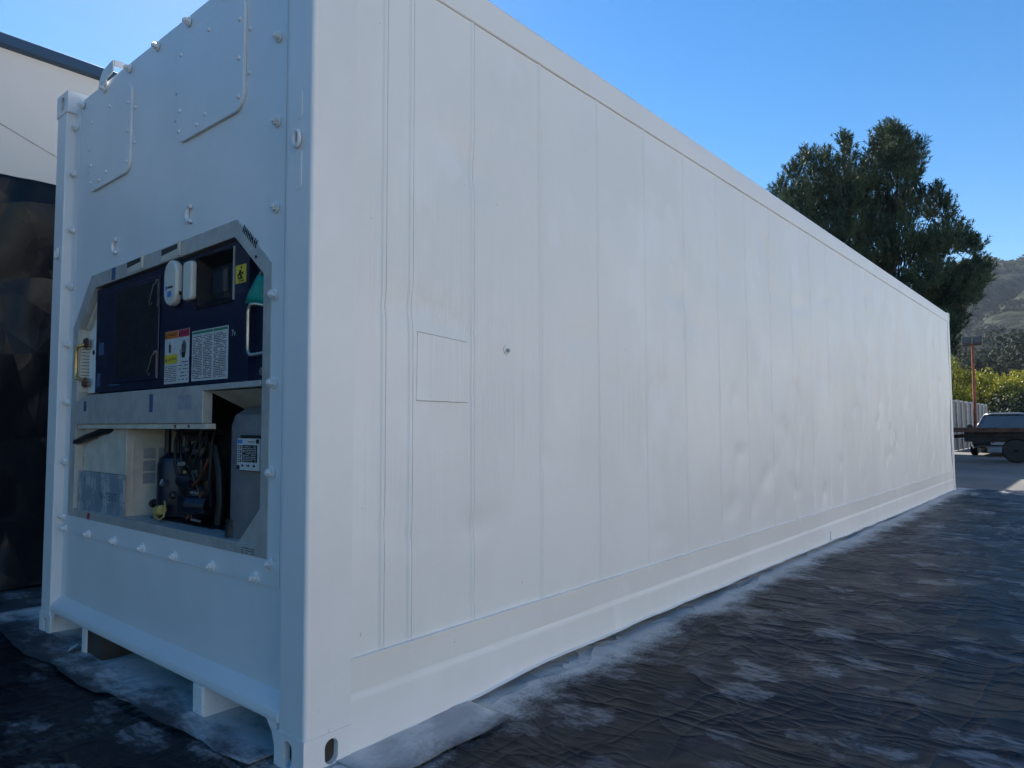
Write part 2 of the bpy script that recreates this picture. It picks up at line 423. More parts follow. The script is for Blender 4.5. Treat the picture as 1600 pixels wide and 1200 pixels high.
# evaporator access doors near the top
def screw_mb():
    m = MB(); m.lathe((0,0,0), [(.009,0),(.008,-.005),(.004,-.008),(0,-.008)], 12, 'x'); return m
s0 = None
for y0, y1, z0, z1 in ((1.535,2.045,2.287,2.722),(.508,1.058,2.282,2.735)):
    mb = MB(); mb.prism(rrect(y0,y1,z0,z1,.065,7), 'x', PX-.013, PX-.0005)
    d = obj("access_panel", mb, MAT['front'], box, bevel=.0025, fixn=True)
    ys, ye = y0+.03, y1-.03
    for y, z in [(ys,z0+.05),(ye,z0+.05),(ys,z0+.2),(ye,z0+.14),(ys,z1-.1),(ye,z1-.07),((y0+y1)/2,z1-.05),(y0+.36,z0+.035),((y0+y1)/2+.02,z0+.06),(y0-.025,z0+.13),(y0-.025,z0+.3),(y1+.03,z0+.12),(y1+.03,z0+.24)]:
        on = y0 < y < y1
        w = ((PX-.013) if on else PX-.0005, y, z)
        if s0 is None: s0 = obj("screw", screw_mb(), MAT['front'], d, org=w)
        else: copy_to(s0, w, d)
# cut rings above the opening
for y, z in ((.922,1.96),(1.686,1.954)):
    mb = MB(); mb.tube([(PX-.010, y+.027*math.cos(R(a)), z+.032*math.sin(R(a))) for a in range(-112,113,14)], .0088, 8)
    obj("lifting_ring", mb, MAT['front'], box)
# bracket on the front edge of the roof
mb = MB()
pl = [(1.93,2.80),(1.94,2.845),(1.90,2.885),(1.765,2.905),(1.765,2.80)]
mb.prism(pl[:3]+[(1.80,2.90),(1.765,2.90),(1.765,2.845),(1.85,2.83),(1.85,2.80)], 'x', .035, .042)
mb.box(.042,.22,1.762,1.768,2.868,2.902)
mb.prism([(.17,2.80),(.23,2.80),(.23,2.868),(.19,2.868)], 'y', 1.762, 1.768)
mb.cyl((.034,1.895,2.832),(.030,1.895,2.832),.016,n=8,smooth=False)
obj("roof_bracket", mb, MAT['front'], box, bevel=.0015, fixn=True)
# front sill with its sloping ledge
mb = MB(); mb.prism([(.20,.136),(.003,.134),(.001,.150),(.004,.168),(PX+.001,.212),(.20,.212)], 'y', YR+.001, YL-.001); obj("front_sill", mb, MAT['front'], box, fixn=True, bevel=.006)
# curved gussets beside the lower castings
for s, y0 in ((1,.165),(-1,W-.165)):
    p = [(y0,.118),(y0,.0)]; p = [(y0-s*.002,.15),(y0-s*.002,.02),(y0+s*.006,.06),(y0+s*.02,.10),(y0+s*.055,.1355),(y0+s*.055,.15)]
    mb = MB(); mb.prism(p, 'x', .004, .016); obj("gusset", mb, MAT['front'], box, fixn=True)
# skid feet under the sill
mb = MB(); mb.box(.004,.014,1.80,1.842,.012,.1335); mb.box(.0141,.30,1.834,1.842,.012,.1335); mb.box(.0141,.30,1.60,1.8339,.010,.016); obj("skid_foot", mb, [MAT['front']], box)
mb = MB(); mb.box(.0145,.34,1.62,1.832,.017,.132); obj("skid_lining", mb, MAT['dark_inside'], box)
mb = MB(); mb.prism([(.004,.1335),(.006,.03),(.02,.008),(.19,.008),(.27,.02),(.28,.1335)], 'y', .655, .735); obj("skid_foot", mb, MAT['front'], box, bevel=.008, fixn=True)

# ---- raw aluminium frame of the opening
outer = [(2.215,.632),(2.215,1.604),(1.984,1.850),(.552,1.866),(.300,1.662),(.300,.632)]
inner = [(2.135,.672),(2.135,1.590),(1.925,1.783),(.560,1.800),(.352,1.630),(.352,.672)]
mb = MB(); n = 6
fx = PX-.006
vs = [(fx,*p) for p in outer]+[(fx,*p) for p in inner]+[(PX+.004,*p) for p in outer]+[(PX+.10,*p) for p in inner]
fs = []
for i in range(n):
    j = (i+1) % n; fs += [(i,j,n+j,n+i),(2*n+i,2*n+j,j,i),(n+i,n+j,3*n+j,3*n+i)]
mb.add(vs, fs); obj("opening_frame", mb, MAT['alu'], box, fixn=True, bevel=.002)
# two cream drain channels on the frame's top edge, recess shade drawn as dark quads
for y0, y1 in ((1.362,1.545),(1.000,1.184)):
    mb = MB(); mb.add([(PX-.0068,y1,1.800),(PX-.0068,y1,1.852),(PX-.0068,y0,1.856),(PX-.0068,y0,1.803)], [(0,1,2,3)]); nt = obj("notch_shade", mb, MAT['dark_inside'], box)
    mb = MB(); mb.add([(PX-.0075,y1,1.799),(PX-.0075,y1,1.824),(PX-.0075,y0+.012,1.835),(PX-.0075,y0+.012,1.802)], [(0,1,2,3)]); mb.box(PX-.016,PX-.0074,y0-.002,y0+.011,1.800,1.860)
    obj("channel_lip", mb, MAT['cream'], nt)
for y in (1.70,): 
    mb = MB(); mb.box(PX-.0075,PX-.0062,y-.022,y+.022,1.792,1.851); obj("tape_strip", mb, MAT['bluetape'], box)
mb = MB()
for k in range(9):
    t = k/9; y = lerp(.50,.40,t); z = lerp(1.795,1.712,t)
    mb.tube([(PX-.0068,y,z+.012),(PX-.0068,y-.004-.008*random.random(),z+.038)], .0022, 4)
    if k % 2: mb.tube([(PX-.0068,y,z+.03),(PX-.0068,y-.012,z+.02)], .002, 4)
obj("marker_writing", mb, MAT['ink'], box)
mb = MB(); mb.lathe((PX-.006,.405,1.70), [(.006,0),(.006,-.002)], 10, 'x'); obj("rivet", mb, MAT['ink'], box)

# ---- machinery compartment lining
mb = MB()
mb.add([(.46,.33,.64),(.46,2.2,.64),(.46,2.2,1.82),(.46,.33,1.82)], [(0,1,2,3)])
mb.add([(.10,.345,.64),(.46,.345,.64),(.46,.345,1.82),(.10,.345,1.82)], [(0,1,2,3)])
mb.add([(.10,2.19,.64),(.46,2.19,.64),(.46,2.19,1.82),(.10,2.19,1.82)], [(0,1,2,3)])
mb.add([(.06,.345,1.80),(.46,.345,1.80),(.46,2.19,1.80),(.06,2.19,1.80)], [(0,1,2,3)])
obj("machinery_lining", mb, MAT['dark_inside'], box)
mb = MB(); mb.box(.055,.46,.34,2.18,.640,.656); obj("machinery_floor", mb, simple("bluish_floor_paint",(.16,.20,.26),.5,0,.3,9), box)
# left bay: white plate, cream louvre, grab handle
mb = MB(); mb.prism([(1.932,1.262),(2.125,1.262),(2.125,1.60),(2.05,1.665),(1.94,1.75)], 'x', .094, .10); o = obj("bay_plate", mb, MAT['front'], box)
mb = MB()
for k, (a, b) in enumerate([((2.02,1.43),(2.02,1.52)),((2.02,1.52),(1.99,1.54)),((1.99,1.54),(1.95,1.515)),((2.02,1.43),(1.955,1.425))]):
    mb.tube([(.093,*a),(.093,*b)], .006, 5)
obj("plate_cutout", mb, MAT['ink'], o)
mb = MB(); mb.lathe((.094,2.065,1.47), [(.014,0),(.014,-.002),(0,-.002)], 8, 'x'); obj("plate_hole", mb, MAT['ink'], o)
mb = MB(); mb.lathe((.094,2.00,1.28), [(.03,0),(.028,-.002),(0,-.002)], 3, 'x'); obj("plate_hole", mb, MAT['ink'], o)
mb = MB(); mb.box(.052,.12,2.122,2.134,1.265,1.59); o = obj("louvre_panel", mb, MAT['cream'], box)
mb = MB()
for k in range(13): mb.box(.056,.118,2.1205,2.1215,1.30+k*.017,1.303+k*.017)
obj("louvre_slots", mb, MAT['ink'], o)
mb = MB(); mb.prism([(2.13,1.60),(1.945,1.775),(1.93,1.755),(2.07,1.615),(2.10,1.59)], 'x', .075, .095); obj("bay_brace", mb, MAT['cream'], box, fixn=True)
def handle(y, z0, z1, out, mat, name, s):
    mb = MB(); x = PX+.02
    mb.tube([(x,y+s*.035,z0-.01),(x-.035,y+s*.008,z0+.004),(x-out,y,z0+.03),(x-out,y,z1-.03),(x-.035,y+s*.008,z1-.004),(x,y+s*.035,z1+.01)], .0085, 10); return obj(name, mb, mat, box)
h = handle(2.135,1.335,1.505,.034,MAT['brass'],"grab_handle",-1)
for z in (1.52,1.315):
    mb = MB(); mb.lathe((PX+.022,2.10,z), [(.028,0),(.024,-.012),(.01,-.014)], 12, 'x'); obj("handle_mount", mb, MAT['rust'], h)
mb = MB(); x = PX-.01
mb.tube([(x+.03,.372,1.353),(x,.40,1.345)]+[(x,.435+.0*k,1.345) for k in ()]+[(x-.006,.418,1.345),(x-.006,.432,1.358),(x-.006,.435,1.375),(x-.006,.435,1.50),(x-.006,.432,1.516),(x-.006,.418,1.527),(x,.40,1.528),(x+.03,.372,1.522)], .0062, 10); obj("grab_handle", mb, MAT['steel'], box)

# ---- blue control box
BX = .056
mb = MB()
ob_ = [(1.925,1.256),(1.932,1.770),(.567,1.786),(.470,1.712),(.470,1.256)]
for pl_ in ([(1.925,1.256),(1.932,1.770),(.870,1.7824),(.870,1.256)],[(.870,1.256),(.870,1.572),(.580,1.572),(.580,1.256)],[(.870,1.764),(.870,1.7824),(.580,1.7858),(.580,1.764)],[(.580,1.256),(.580,1.7858),(.567,1.786),(.470,1.712),(.470,1.256)]):
    mb.add([(BX,*p) for p in pl_], [tuple(range(len(pl_)))])
mb.add([(BX,*p) for p in ob_]+[(.40,*p) for p in ob_], [(i,5+i,5+(i+1)%5,(i+1)%5) for i in range(5)])
cb = obj("control_box", mb, MAT['navy'], box)
mb = MB(); mb.prism([(.4685,1.256),(.4685,1.708),(.36,1.622),(.36,1.256)], 'x', .085, .40); obj("box_side_bay", mb, MAT['navy'], cb, fixn=True)
# fan guard: recessed dark door with expanded-mesh strands
mb = MB(); mb.box(BX-.008,BX-.001,1.206,1.690,1.292,1.748); g = obj("fan_guard", mb, MAT['navy'], cb, bevel=.003)
mb = MB(); mb.box(BX-.0095,BX-.0082,1.228,1.664,1.316,1.728); obj("guard_backing", mb, MAT['ink'], g)
mb = MB()
def strand(sg):
    stp = .0165
    k = -.5
    while k < .95:
        y0, y1 = 1.228, 1.664
        pts = []
        c = k+1.316
        # line z = c + sg*(y-y0)*.62
        a, b = y0, y1
        f = lambda y: c+(sg*(y-y0)*.62 if sg > 0 else (y1-y)*.62)
        ys = [y for y in [a+(b-a)*i/60 for i in range(61)] if 1.318 <= f(y) <= 1.726]
        if len(ys) > 2: mb.tube([(BX-.0102,ys[0],f(ys[0])),(BX-.0102,ys[-1],f(ys[-1]))], .0013, 3, caps=False)
        k += stp
strand(1); strand(-1)
obj("guard_mesh", mb, MAT['darkmetal'], g)
# latches on the guard
for z in (1.62,1.31):
    mb = MB(); mb.tube([(BX-.012,1.214,z+.10),(BX-.024,1.226,z+.085),(BX-.026,1.262,z+.012),(BX-.016,1.272,z),(BX-.02,1.25,z+.008)], .0024, 6)
    mb.box(BX-.012,BX-.0082,1.209,1.216,z-.01,z+.108); mb.lathe((BX-.012,1.214,z+.10), [(.008,0),(.007,-.008)], 10, 'x'); obj("spring_latch", mb, simple("dull_steel",(.22,.21,.19),.45,.6,.2,25), g)
for (y0,y1,z0,z1) in ((1.885,1.828,1.44,1.50),(1.90,1.865,1.285,1.35),(1.705,1.66,1.70,1.752),(1.75,1.62,1.283,1.29)):
    mb = MB(); mb.box(BX-.0015,BX-.0004,y1,y0,z0,z1); obj("tape_strip", mb, MAT['bluetape'], cb)
# ivory caps
def pill(yc, zc, w, h, d, name):
    r = w/2; poly = arc((yc,zc+h/2-r), r, 0, 180, 10)+arc((yc,zc-h/2+r), r, 180, 360, 10)
    mb = MB(); mb.prism(poly, 'x', BX-d, BX-.001); return obj(name, mb, MAT['plastic'], cb, bevel=.010, fixn=True, seg=3)
cap = pill(1.048,1.688,.116,.192,.034,"sensor_cap")
mb = MB(); mb.box(BX-.0352,BX-.0342,1.018,1.066,1.664,1.672)
obj("cap_print", mb, MAT['ink'], cap)
mb = MB(); mb.box(BX-.0352,BX-.0342,1.070,1.084,1.658,1.676); obj("cap_mark", mb, MAT['bluelabel'], cap)
mb = MB(); mb.box(BX-.0352,BX-.0342,1.03,1.066,1.628,1.652); obj("cap_mark", mb, MAT['bluelabel'], cap)
mb = MB(); mb.box(BX-.022,BX-.010,.9885,.9905,1.632,1.648); obj("cap_port", mb, MAT['ink'], cap)
mb = MB(); mb.prism(rrect(.873,.950,1.600,1.760,.018), 'x', BX-.026, BX-.001); obj("sensor_cap", mb, MAT['plastic'], cb, bevel=.008, fixn=True, seg=3)
# display housing, a deep hooded recess
mb = MB()
o4 = [(.870,1.572),(.870,1.764),(.580,1.764),(.580,1.572)]; i4 = [(.860,1.606),(.860,1.735),(.700,1.738),(.700,1.602)]
vs = [(BX-.001,*p) for p in o4]+[(BX+.055,*p) for p in i4]
mb.add(vs, [(4,5,6,7)]+[(i,(i+1)%4,4+(i+1)%4,4+i) for i in range(4)])
dh = obj("display_housing", mb, MAT['dark_display'], cb)
mb = MB(); mb.box(BX-.006,BX-.0008,.574,.5805,1.566,1.770); obj("housing_edge", mb, MAT['grey_paint'], dh)
mb = MB(); mb.box(BX-.005,BX-.0008,.5806,.876,1.764,1.772); mb.box(BX-.005,BX-.0008,.5806,.876,1.560,1.572); mb.box(BX-.005,BX-.0008,.8701,.876,1.5721,1.7639); obj("housing_rim", mb, MAT['dark_display'], dh)
mb = MB(); mb.box(BX+.051,BX+.0535,.72,.84,1.625,1.715); obj("display_screen", mb, simple("smoked_glass",(.02,.025,.035),.12,0,.1,5), dh)

# ---- stickers
def text_mb(txt, size, y, z, x, th=.0004, align='CENTER', sx=1):
    cu = bpy.data.curves.new("t", 'FONT'); cu.body = txt; cu.size = size; cu.align_x = align; cu.extrude = 0
    ob = bpy.data.objects.new("t", cu); scene.collection.objects.link(ob)
    bpy.context.view_layer.update()
    me = bpy.data.meshes.new_from_object(ob.evaluated_get(bpy.context.evaluated_depsgraph_get()))
    vs = [(x, y-v.co.x*sx, z+v.co.y) for v in me.vertices]; fs = [tuple(p.vertices) for p in me.polygons]
    bpy.data.objects.remove(ob); bpy.data.curves.remove(cu); bpy.data.meshes.remove(me)
    m = MB(); m.add(vs, fs); return m
SX = BX-.0010
def lines(mb, y0, y1, z0, z1, n, h, seed, x=SX-.0006):
    rr = random.Random(seed)
    for k in range(n):
        z = lerp(z1, z0, (k+.5)/n); y = y1
        while y > y0+.004:
            l = rr.uniform(.006,.02); e = max(y0, y-l)
            if rr.random() < .86: mb.add([(x,y,z-h/2),(x,e,z-h/2),(x,e,z+h/2),(x,y,z+h/2)], [(0,1,2,3)])
            y = e-.003
def plate(name, y0, y1, z0, z1, mat, par, x=SX, d=.0006):
    mb = MB(); mb.box(x,x+d,y0,y1,z0,z1); return obj(name, mb, mat, par)
ws = plate("warning_sticker", .928, 1.152, 1.268, 1.491, MAT['paperw'], cb)
plate("warning_header", 1.030, 1.151, 1.459, 1.490, MAT['orange'], ws, SX-.0006, .0005)
plate("danger_header", .929, 1.026, 1.459, 1.490, MAT['red'], ws, SX-.0006, .0005)
plate("caution_header", 1.032, 1.150, 1.352, 1.391, MAT['yellow'], ws, SX-.0006, .0005)
mb = MB()
for (t, y, z) in (("WARNING",1.083,1.470),("DANGER",.968,1.470),("CAUTION",1.083,1.366)):
    obj("header_lettering", text_mb(t, .0165, y, z, SX-.0010), MAT['ink'], ws)
for y, z in ((1.138,1.474),(1.015,1.474),(1.136,1.370)):
    mb = MB(); mb.add([(SX-.0010,y+.008,z-.008),(SX-.0010,y-.008,z-.008),(SX-.0010,y,z+.009)], [(0,1,2)]); obj("hazard_symbol", mb, MAT['ink'], ws)
mb = MB(); lines(mb, .936,1.018,1.275,1.362,6,.0035,2); obj("sticker_print", mb, MAT['ink'], ws)
mb = MB(); lines(mb, 1.036,1.145,1.275,1.345,9,.0028,1)
obj('sticker_print', mb, MAT['ink'], ws)
mb = MB()
xx = SX-.0008
mb.add([(xx,1.112,1.40),(xx,1.094,1.40),(xx,1.094,1.432),(xx,1.100,1.436),(xx,1.100,1.444),(xx,1.106,1.444),(xx,1.106,1.436),(xx,1.112,1.432)], [tuple(range(8))])
obj('bottle_pictogram', mb, MAT['ink'], ws)
mb = MB()
mb.add([(xx,.992,1.372),(xx,.966,1.372),(xx,.958,1.395),(xx,.996,1.395)], [(0,1,2,3)])
for k, (a, l) in enumerate(((.992,.035),(.982,.048),(.972,.050),(.962,.040))): mb.add([(xx,a+.003,1.395),(xx,a-.004,1.395),(xx,a-.004,1.395+l),(xx,a+.003,1.395+l)], [(0,1,2,3)])
mb.add([(xx,1.012,1.41),(xx,1.008,1.408),(xx,.998,1.385),(xx,1.0,1.378)], [(0,1,2,3)])
obj("hand_pictogram", mb, MAT['ink'], ws)
ts = plate("code_table_sticker", .614, .905, 1.270, 1.473, MAT['paperw'], cb)
plate("table_header", .7325, .900, 1.459, 1.469, MAT['green_l'], ts, SX-.0006, .0005); plate("table_header", .619, .7285, 1.459, 1.469, MAT['green_l'], ts, SX-.0006, .0005)
mb = MB(); 
for k, (a, b) in enumerate(((.818,.895),(.738,.808),(.628,.724))): lines(mb, a, b, 1.277, 1.452, 26, .0030, 30+k)
obj("sticker_print", mb, MAT['ink'], ts)
ys_ = plate("pictogram_sticker", .492, .569, 1.623, 1.692, MAT['yellow'], cb)
mb = MB(); x = SX-.0008
mb.tube([(x,.53,1.672),(x,.535,1.658),(x,.525,1.645)], .0045, 6); mb.lathe((x,.526,1.681), [(.0055,0),(.0055,-.0006)], 10, 'x')
mb.tube([(x,.535,1.665),(x,.55,1.652),(x,.545,1.642)], .0028, 5); mb.tube([(x,.53,1.664),(x,.515,1.655),(x,.512,1.664)], .0028, 5); mb.tube([(x,.525,1.646),(x,.515,1.640),(x,.545,1.641)], .003, 5)
obj("figure_pictogram", mb, MAT['ink'], ys_)
mb = MB(); lines(mb, .505,.556,1.628,1.634,1,.005,8); obj("sticker_print", mb, MAT['ink'], ys_)
mm = text_mb("115 V", .022, .53, 1.585, SX-.0004); obj("stencil_writing", mm, MAT['bluetape'], cb)
mm = text_mb("7v", .034, .575, 1.428, SX-.0004); obj("chalk_writing", mm, MAT['paperw'], cb)
mb = MB(); mb.tube([(.0838,.425+.008*math.cos(R(a)),1.288+.013*math.sin(R(a))) for a in range(0,361,30)], .002, 5, caps=False); obj("key_escutcheon", mb, MAT['steel'], cb)
mb = MB(); mb.tube([(.0838,.43+.014*math.cos(R(a)),1.648+.012*math.sin(R(a))) for a in range(0,361,30)], .004, 6, caps=False); ek = obj("cable_gland", mb, MAT['steel'], cb)
mb = MB(); mb.prism([(.912,1.335),(.925,1.345),(.928,1.37),(.918,1.372)],'x',SX-.0016,SX-.0006); mb.box(SX-.002,SX-.0005,.914,.924,1.33,1.3345); obj("peeled_label", mb, MAT['navy'], cb)

# ---- cross beam under the control box
mb = MB(); mb.prism([(2.125,1.101),(2.125,1.218),(1.935,1.246),(.355,1.252),(.355,1.230),(.775,1.228),(.775,1.101)], 'x', PX-.010, PX+.03); bm = obj("cross_beam", mb, MAT['alu'], box, fixn=True, bevel=.002)
mb = MB(); mb.box(PX-.002,PX+.04,.762,2.12,1.078,1.0995); 
o = obj("beam_lip", mb, MAT['cream'], bm, bevel=.002)
mb = MB()
for y in (1.02,.90): mb.lathe((PX-.0024,y,1.089), [(.007,0),(.006,-.003)], 10, 'x')
obj("lip_bolt", mb, MAT['rust'], o)
for (a,b,c,d) in ((1.255,1.220,1.15,1.228),(2.02,1.985,1.165,1.215)):
    mb = MB(); mb.box(PX-.0112,PX-.0102,b,a,c,d); obj("tape_strip", mb, MAT['bluetape'], bm)
mb = MB(); mb.box(PX-.0110,PX-.0102,.865,.985,1.155,1.215); obj("faded_sticker", mb, simple("faded_sticker",(.30,.31,.33),.6,0,.15,40), bm)
mb = MB(); mb.prism([(.06,1.225),(.40,1.225),(.40,1.12),(.25,1.14)], 'y', .36, .76); obj("drip_tray", mb, MAT['cream'], box, fixn=True)

# ---- lower bay: cream casing, scratched cover, hose
cs = MB()
cs.box(.072,.44,1.567,1.577,.657,1.077)
cs.box(.085,.092,1.5771,2.13,.86,1.077)
casing = obj("condenser_casing", cs, MAT['cream'], box, bevel=.002)
mb = MB()
for c in range(2):
    for r_ in range(3): mb.box(.148+c*.070,.203+c*.070,1.5655,1.5668,.818+r_*.059,.868+r_*.059)
obj("casing_vent", mb, MAT['grey_paint'], casing)
mb = MB(); mb.box(.098,.110,1.5645,1.5668,.74,1.02); obj("casing_rib", mb, MAT['cream'], casing, bevel=.002)
cov = NT("peeling_sticker_paint", .55, (.4,.4,.4)); n = cov.ramp(cov.noise(9,6,.75,cov.map((1,1,.6))), .47,.56)
cov.col(cov.mix(n, (.20,.25,.29), (.42,.43,.42)))
mb = MB(); mb.box(PX+.012,PX+.02,1.556,2.13,.672,.862); c2 = obj("scratched_cover", mb, cov.m, box, bevel=.002)
mm = text_mb("W-TEXT", .055, 1.74, .735, PX+.0114, align='CENTER'); obj("worn_lettering", mm, MAT['bluetape'], c2)
mb = MB(); mb.tube([(.055,2.155,1.008),(.06,2.02,1.035),(.075,1.88,1.062),(.10,1.76,1.075)], .017, 12); obj("drain_hose", mb, MAT['black'], box)
mb = MB(); mb.add([(PX-.0066,1.945,.633),(PX-.0066,1.915,.633),(PX-.0066,1.905,.66),(PX-.0066,1.935,.668)], [(0,1,2,3)]); obj("red_mark", mb, MAT['red'], box)
mb = MB(); lines(mb, .38,.47,.635,.66,3,.003,91,PX-.0066); obj("stencil_writing", mb, MAT['ink'], box)

# ---- compressor
dk = simple("compressor_paint", (.006,.009,.020), .42, 0, .3, 14)
cx, cy = .225, 1.352
mb = MB(); mb.lathe((cx,cy,.70), [(.07,-.03),(.09,-.015),(.096,.02),(.096,.215),(.088,.245),(.06,.265),(.02,.272),(0,.272)], 30); comp = obj("compressor", mb, simple('compressor_navy',(.004,.008,.024),.4,0,.3,14), box)
mb = MB(); mb.box(cx-.09,cx+.14,.86,cy+.09,.657,.676); obj("compressor_base", mb, MAT['black'], comp)
for pts, r in (([(cx-.02,1.335,.96),(cx-.02,1.335,1.035),(cx-.02,1.325,1.052),(cx-.02,1.305,1.058),(cx-.02,1.265,1.058),(cx-.02,1.248,1.05),(cx-.02,1.24,1.03),(cx-.02,1.24,.95)],.013),
   ([(cx-.04,1.395,.95),(cx-.04,1.395,1.10)],.014), ([(cx-.01,1.26,.96),(cx+.02,1.14,1.03),(cx+.02,1.08,1.085)],.015),
   ([(cx-.03,1.21,1.045),(cx-.04,1.05,1.04),(cx-.03,.96,1.0),(cx-.03,.925,.90),(cx-.03,.915,.78),(cx-.03,.93,.68)],.019),
   ([(cx-.05,1.30,1.085),(cx-.06,1.05,1.078),(cx-.03,.88,1.075)],.020), ([(cx-.06,1.16,.90),(cx-.08,1.10,.99),(cx-.06,1.03,1.03)],.012), ([(cx+.12,1.2,.66),(cx+.12,1.2,1.08)],.05), ([(cx+.14,.98,.66),(cx+.14,.98,1.08)],.06)):
    mb = MB(); mb.tube(pts, r, 10); obj("refrigerant_pipe", mb, MAT['black'], comp)
mb = MB(); mb.lathe((cx+.02,1.14,.68), [(.07,0),(.095,.02),(.095,.2),(.07,.235),(.03,.245)], 20); mt = obj("compressor_motor", mb, dk, comp)
mb = MB(); mb.box(cx-.10,cx+.05,1.03,1.16,.70,.79); obj("terminal_box", mb, dk, mt, bevel=.005)
mb = MB(); mb.box(cx-.085,cx+.05,.985,1.085,.86,.955); vb = obj("valve_block", mb, MAT['darkmetal'], mt, bevel=.005)
mb = MB(); mb.cyl((cx-.10,1.12,.86),(cx-.09,1.02,.85),.03); obj("unloader", mb, dk, mt)
mb = MB(); mb.cyl((cx-.11,1.02,.76),(cx-.07,.93,.76),.038); obj("oil_filter", mb, dk, mt)
bm_ = simple("bright_metal",(.42,.42,.42),.3,.6,.1,20)
for p0, p1, r in (((cx-.11,1.125,.925),(cx-.11,1.085,.93),.009),((cx-.105,1.02,.812),(cx-.105,.965,.812),.006),((cx-.10,1.30,.85),(cx-.112,1.29,.83),.008),((cx-.10,1.02,.70),(cx-.10,.95,.698),.005)):
    mb = MB(); mb.cyl(p0,p1,r); obj("pipe_fitting", mb, bm_, comp)
mb = MB(); mb.box(cx-.105,cx-.098,1.085,1.118,.888,.901); obj("yellow_tag", mb, MAT['yplug'], comp)
copper = simple("copper_pipe",(.24,.09,.045),.4,.6,.3,20)
rc = random.Random(4)
for k in range(7):
    y0_ = rc.uniform(.90,1.28); mb = MB()
    mb.tube([(cx-.06+rc.uniform(-.03,.05),y0_,1.09),(cx-.10,y0_-rc.uniform(.0,.05),rc.uniform(.98,1.04)),(cx-.11,y0_-rc.uniform(-.06,.08),rc.uniform(.86,.93)),(cx-.08,y0_-rc.uniform(-.05,.08),rc.uniform(.74,.82))], rc.choice((.004,.005,.007)), 6)
    obj("cable", mb, MAT['black'] if k % 3 else MAT['darkmetal'], comp)
for y0_, z0_ in ((1.00,.68),(.95,.82)):
    mb = MB(); mb.tube([(cx-.04,y0_+.1,z0_),(cx-.10,y0_+.07,z0_+.02),(cx-.105,y0_,z0_+.05),(cx-.09,y0_-.05,z0_+.14)], .006, 7); obj("copper_line", mb, copper, comp)
for y0_, z0_ in ((1.075,.99),(.985,.985),(1.19,.79)):
    mb = MB(); mb.lathe((cx-.115,y0_,z0_), [(.0,0),(.016,0),(.018,.004),(.018,.018),(.0,.018)], 14, 'x'); obj("valve_cap", mb, MAT['darkmetal'], comp)
mb = MB(); mb.box(cx+.08,cx+.10,.87,1.22,.66,1.08); obj("back_plate", mb, MAT['darkmetal'], comp)
mm = text_mb("VS", .042, 1.03, .875, cx-.0862); obj("chalk_writing", mm, MAT['paperw'], comp)
mb = MB(); mb.cyl((cx-.115,1.305,.715),(cx-.125,1.245,.726),.024,.02); yp = obj("yellow_plug", mb, MAT['yplug'], comp)
mb = MB(); mb.tube([(cx-.12,1.315,.712),(cx-.13,1.305,.692),(cx-.13,1.25,.682),(cx-.13,1.215,.70),(cx-.128,1.21,.73),(cx-.12,1.225,.752),(cx-.11,1.255,.76)], .0045, 8); obj("plug_cord", mb, MAT['yplug'], comp)
mb = MB(); mb.cyl((cx-.05,1.42,.735),(cx-.06,1.47,.732),.013); mb.cyl((cx-.06,1.465,.732),(cx-.062,1.485,.731),.02,n=8); obj("service_valve", mb, MAT['black'], comp)
# ---- receiver tank with its instruction plate
mb = MB(); mb.lathe((.245,.575,.657), [(.165,0),(.168,.01),(.168,.435),(.155,.475),(.11,.505),(.04,.515),(0,.515)], 32); tk = obj("receiver_tank", mb, simple('dark_grey_paint', (.15,.15,.155), .5, 0, .12, 12, .1), box)
mb = MB(); mb.box(.066,.074,.398,.552,.928,1.044); mb.v = [(v[0],v[1],v[2]) for v in mb.v]; ip = obj("instruction_plate", mb, MAT['paperw'], tk, bevel=.001)
mb = MB(); mb.box(.0652,.0658,.412,.515,.958,1.020); obj("plate_print", mb, MAT['ink'], ip)
mb = MB()
for k in range(4): mb.box(.0652,.0658,.522,.545,.957+k*.0165,.969+k*.0165)
obj("plate_pictograms", mb, MAT['ink'], ip)
mb = MB(); lines(mb, .418,.51,.961,1.017,9,.0022,55,.0649); lines(mb, .50,.515,1.0,1.0,1,.001,5,.0649)
for k in range(4): mb.box(.0646,.0651,.528,.539,.960+k*.0165,.966+k*.0165)
obj("plate_lettering", mb, MAT['paperw'], ip)
mb = MB(); lines(mb, .425,.52,.939,.951,1,.008,58,.0655); lines(mb,.43,.49,1.026,1.038,1,.003,59,.0655); obj("plate_print", mb, MAT['ink'], ip)
mb = MB(); mb.box(.0650,.0658,.515,.548,1.026,1.039); obj("plate_emblem", mb, MAT['bluelabel'], ip)
mb = MB(); 
for y, z in ((.408,1.034),(.54,.938)): mb.lathe((.0655,y,z), [(.009,0),(.008,-.004)], 10, 'x')
obj("plate_screw", mb, MAT['darkmetal'], ip)
mb = MB(); mb.box(.066,.10,.395,.53,1.0445,1.056); mb.box(.075,.10,.40,.55,.925,1.042); obj("plate_bracket", mb, MAT['black'], tk)
mb = MB(); mb.lathe((.10,.62,.665), [(.035,0),(.035,.05),(.03,.054),(.03,.062),(.033,.066),(.033,.072)], 16); mb.box(.07,.2,.52,.70,.657,.668); obj("tank_mount", mb, MAT['darkmetal'], tk)
# triangular corner gusset of the opening
mb = MB(); mb.prism([(.353,.672),(.353,.805),(.498,.672)], 'x', PX-.001, PX+.012); obj("corner_gusset", mb, MAT['alu'], box, fixn=True)

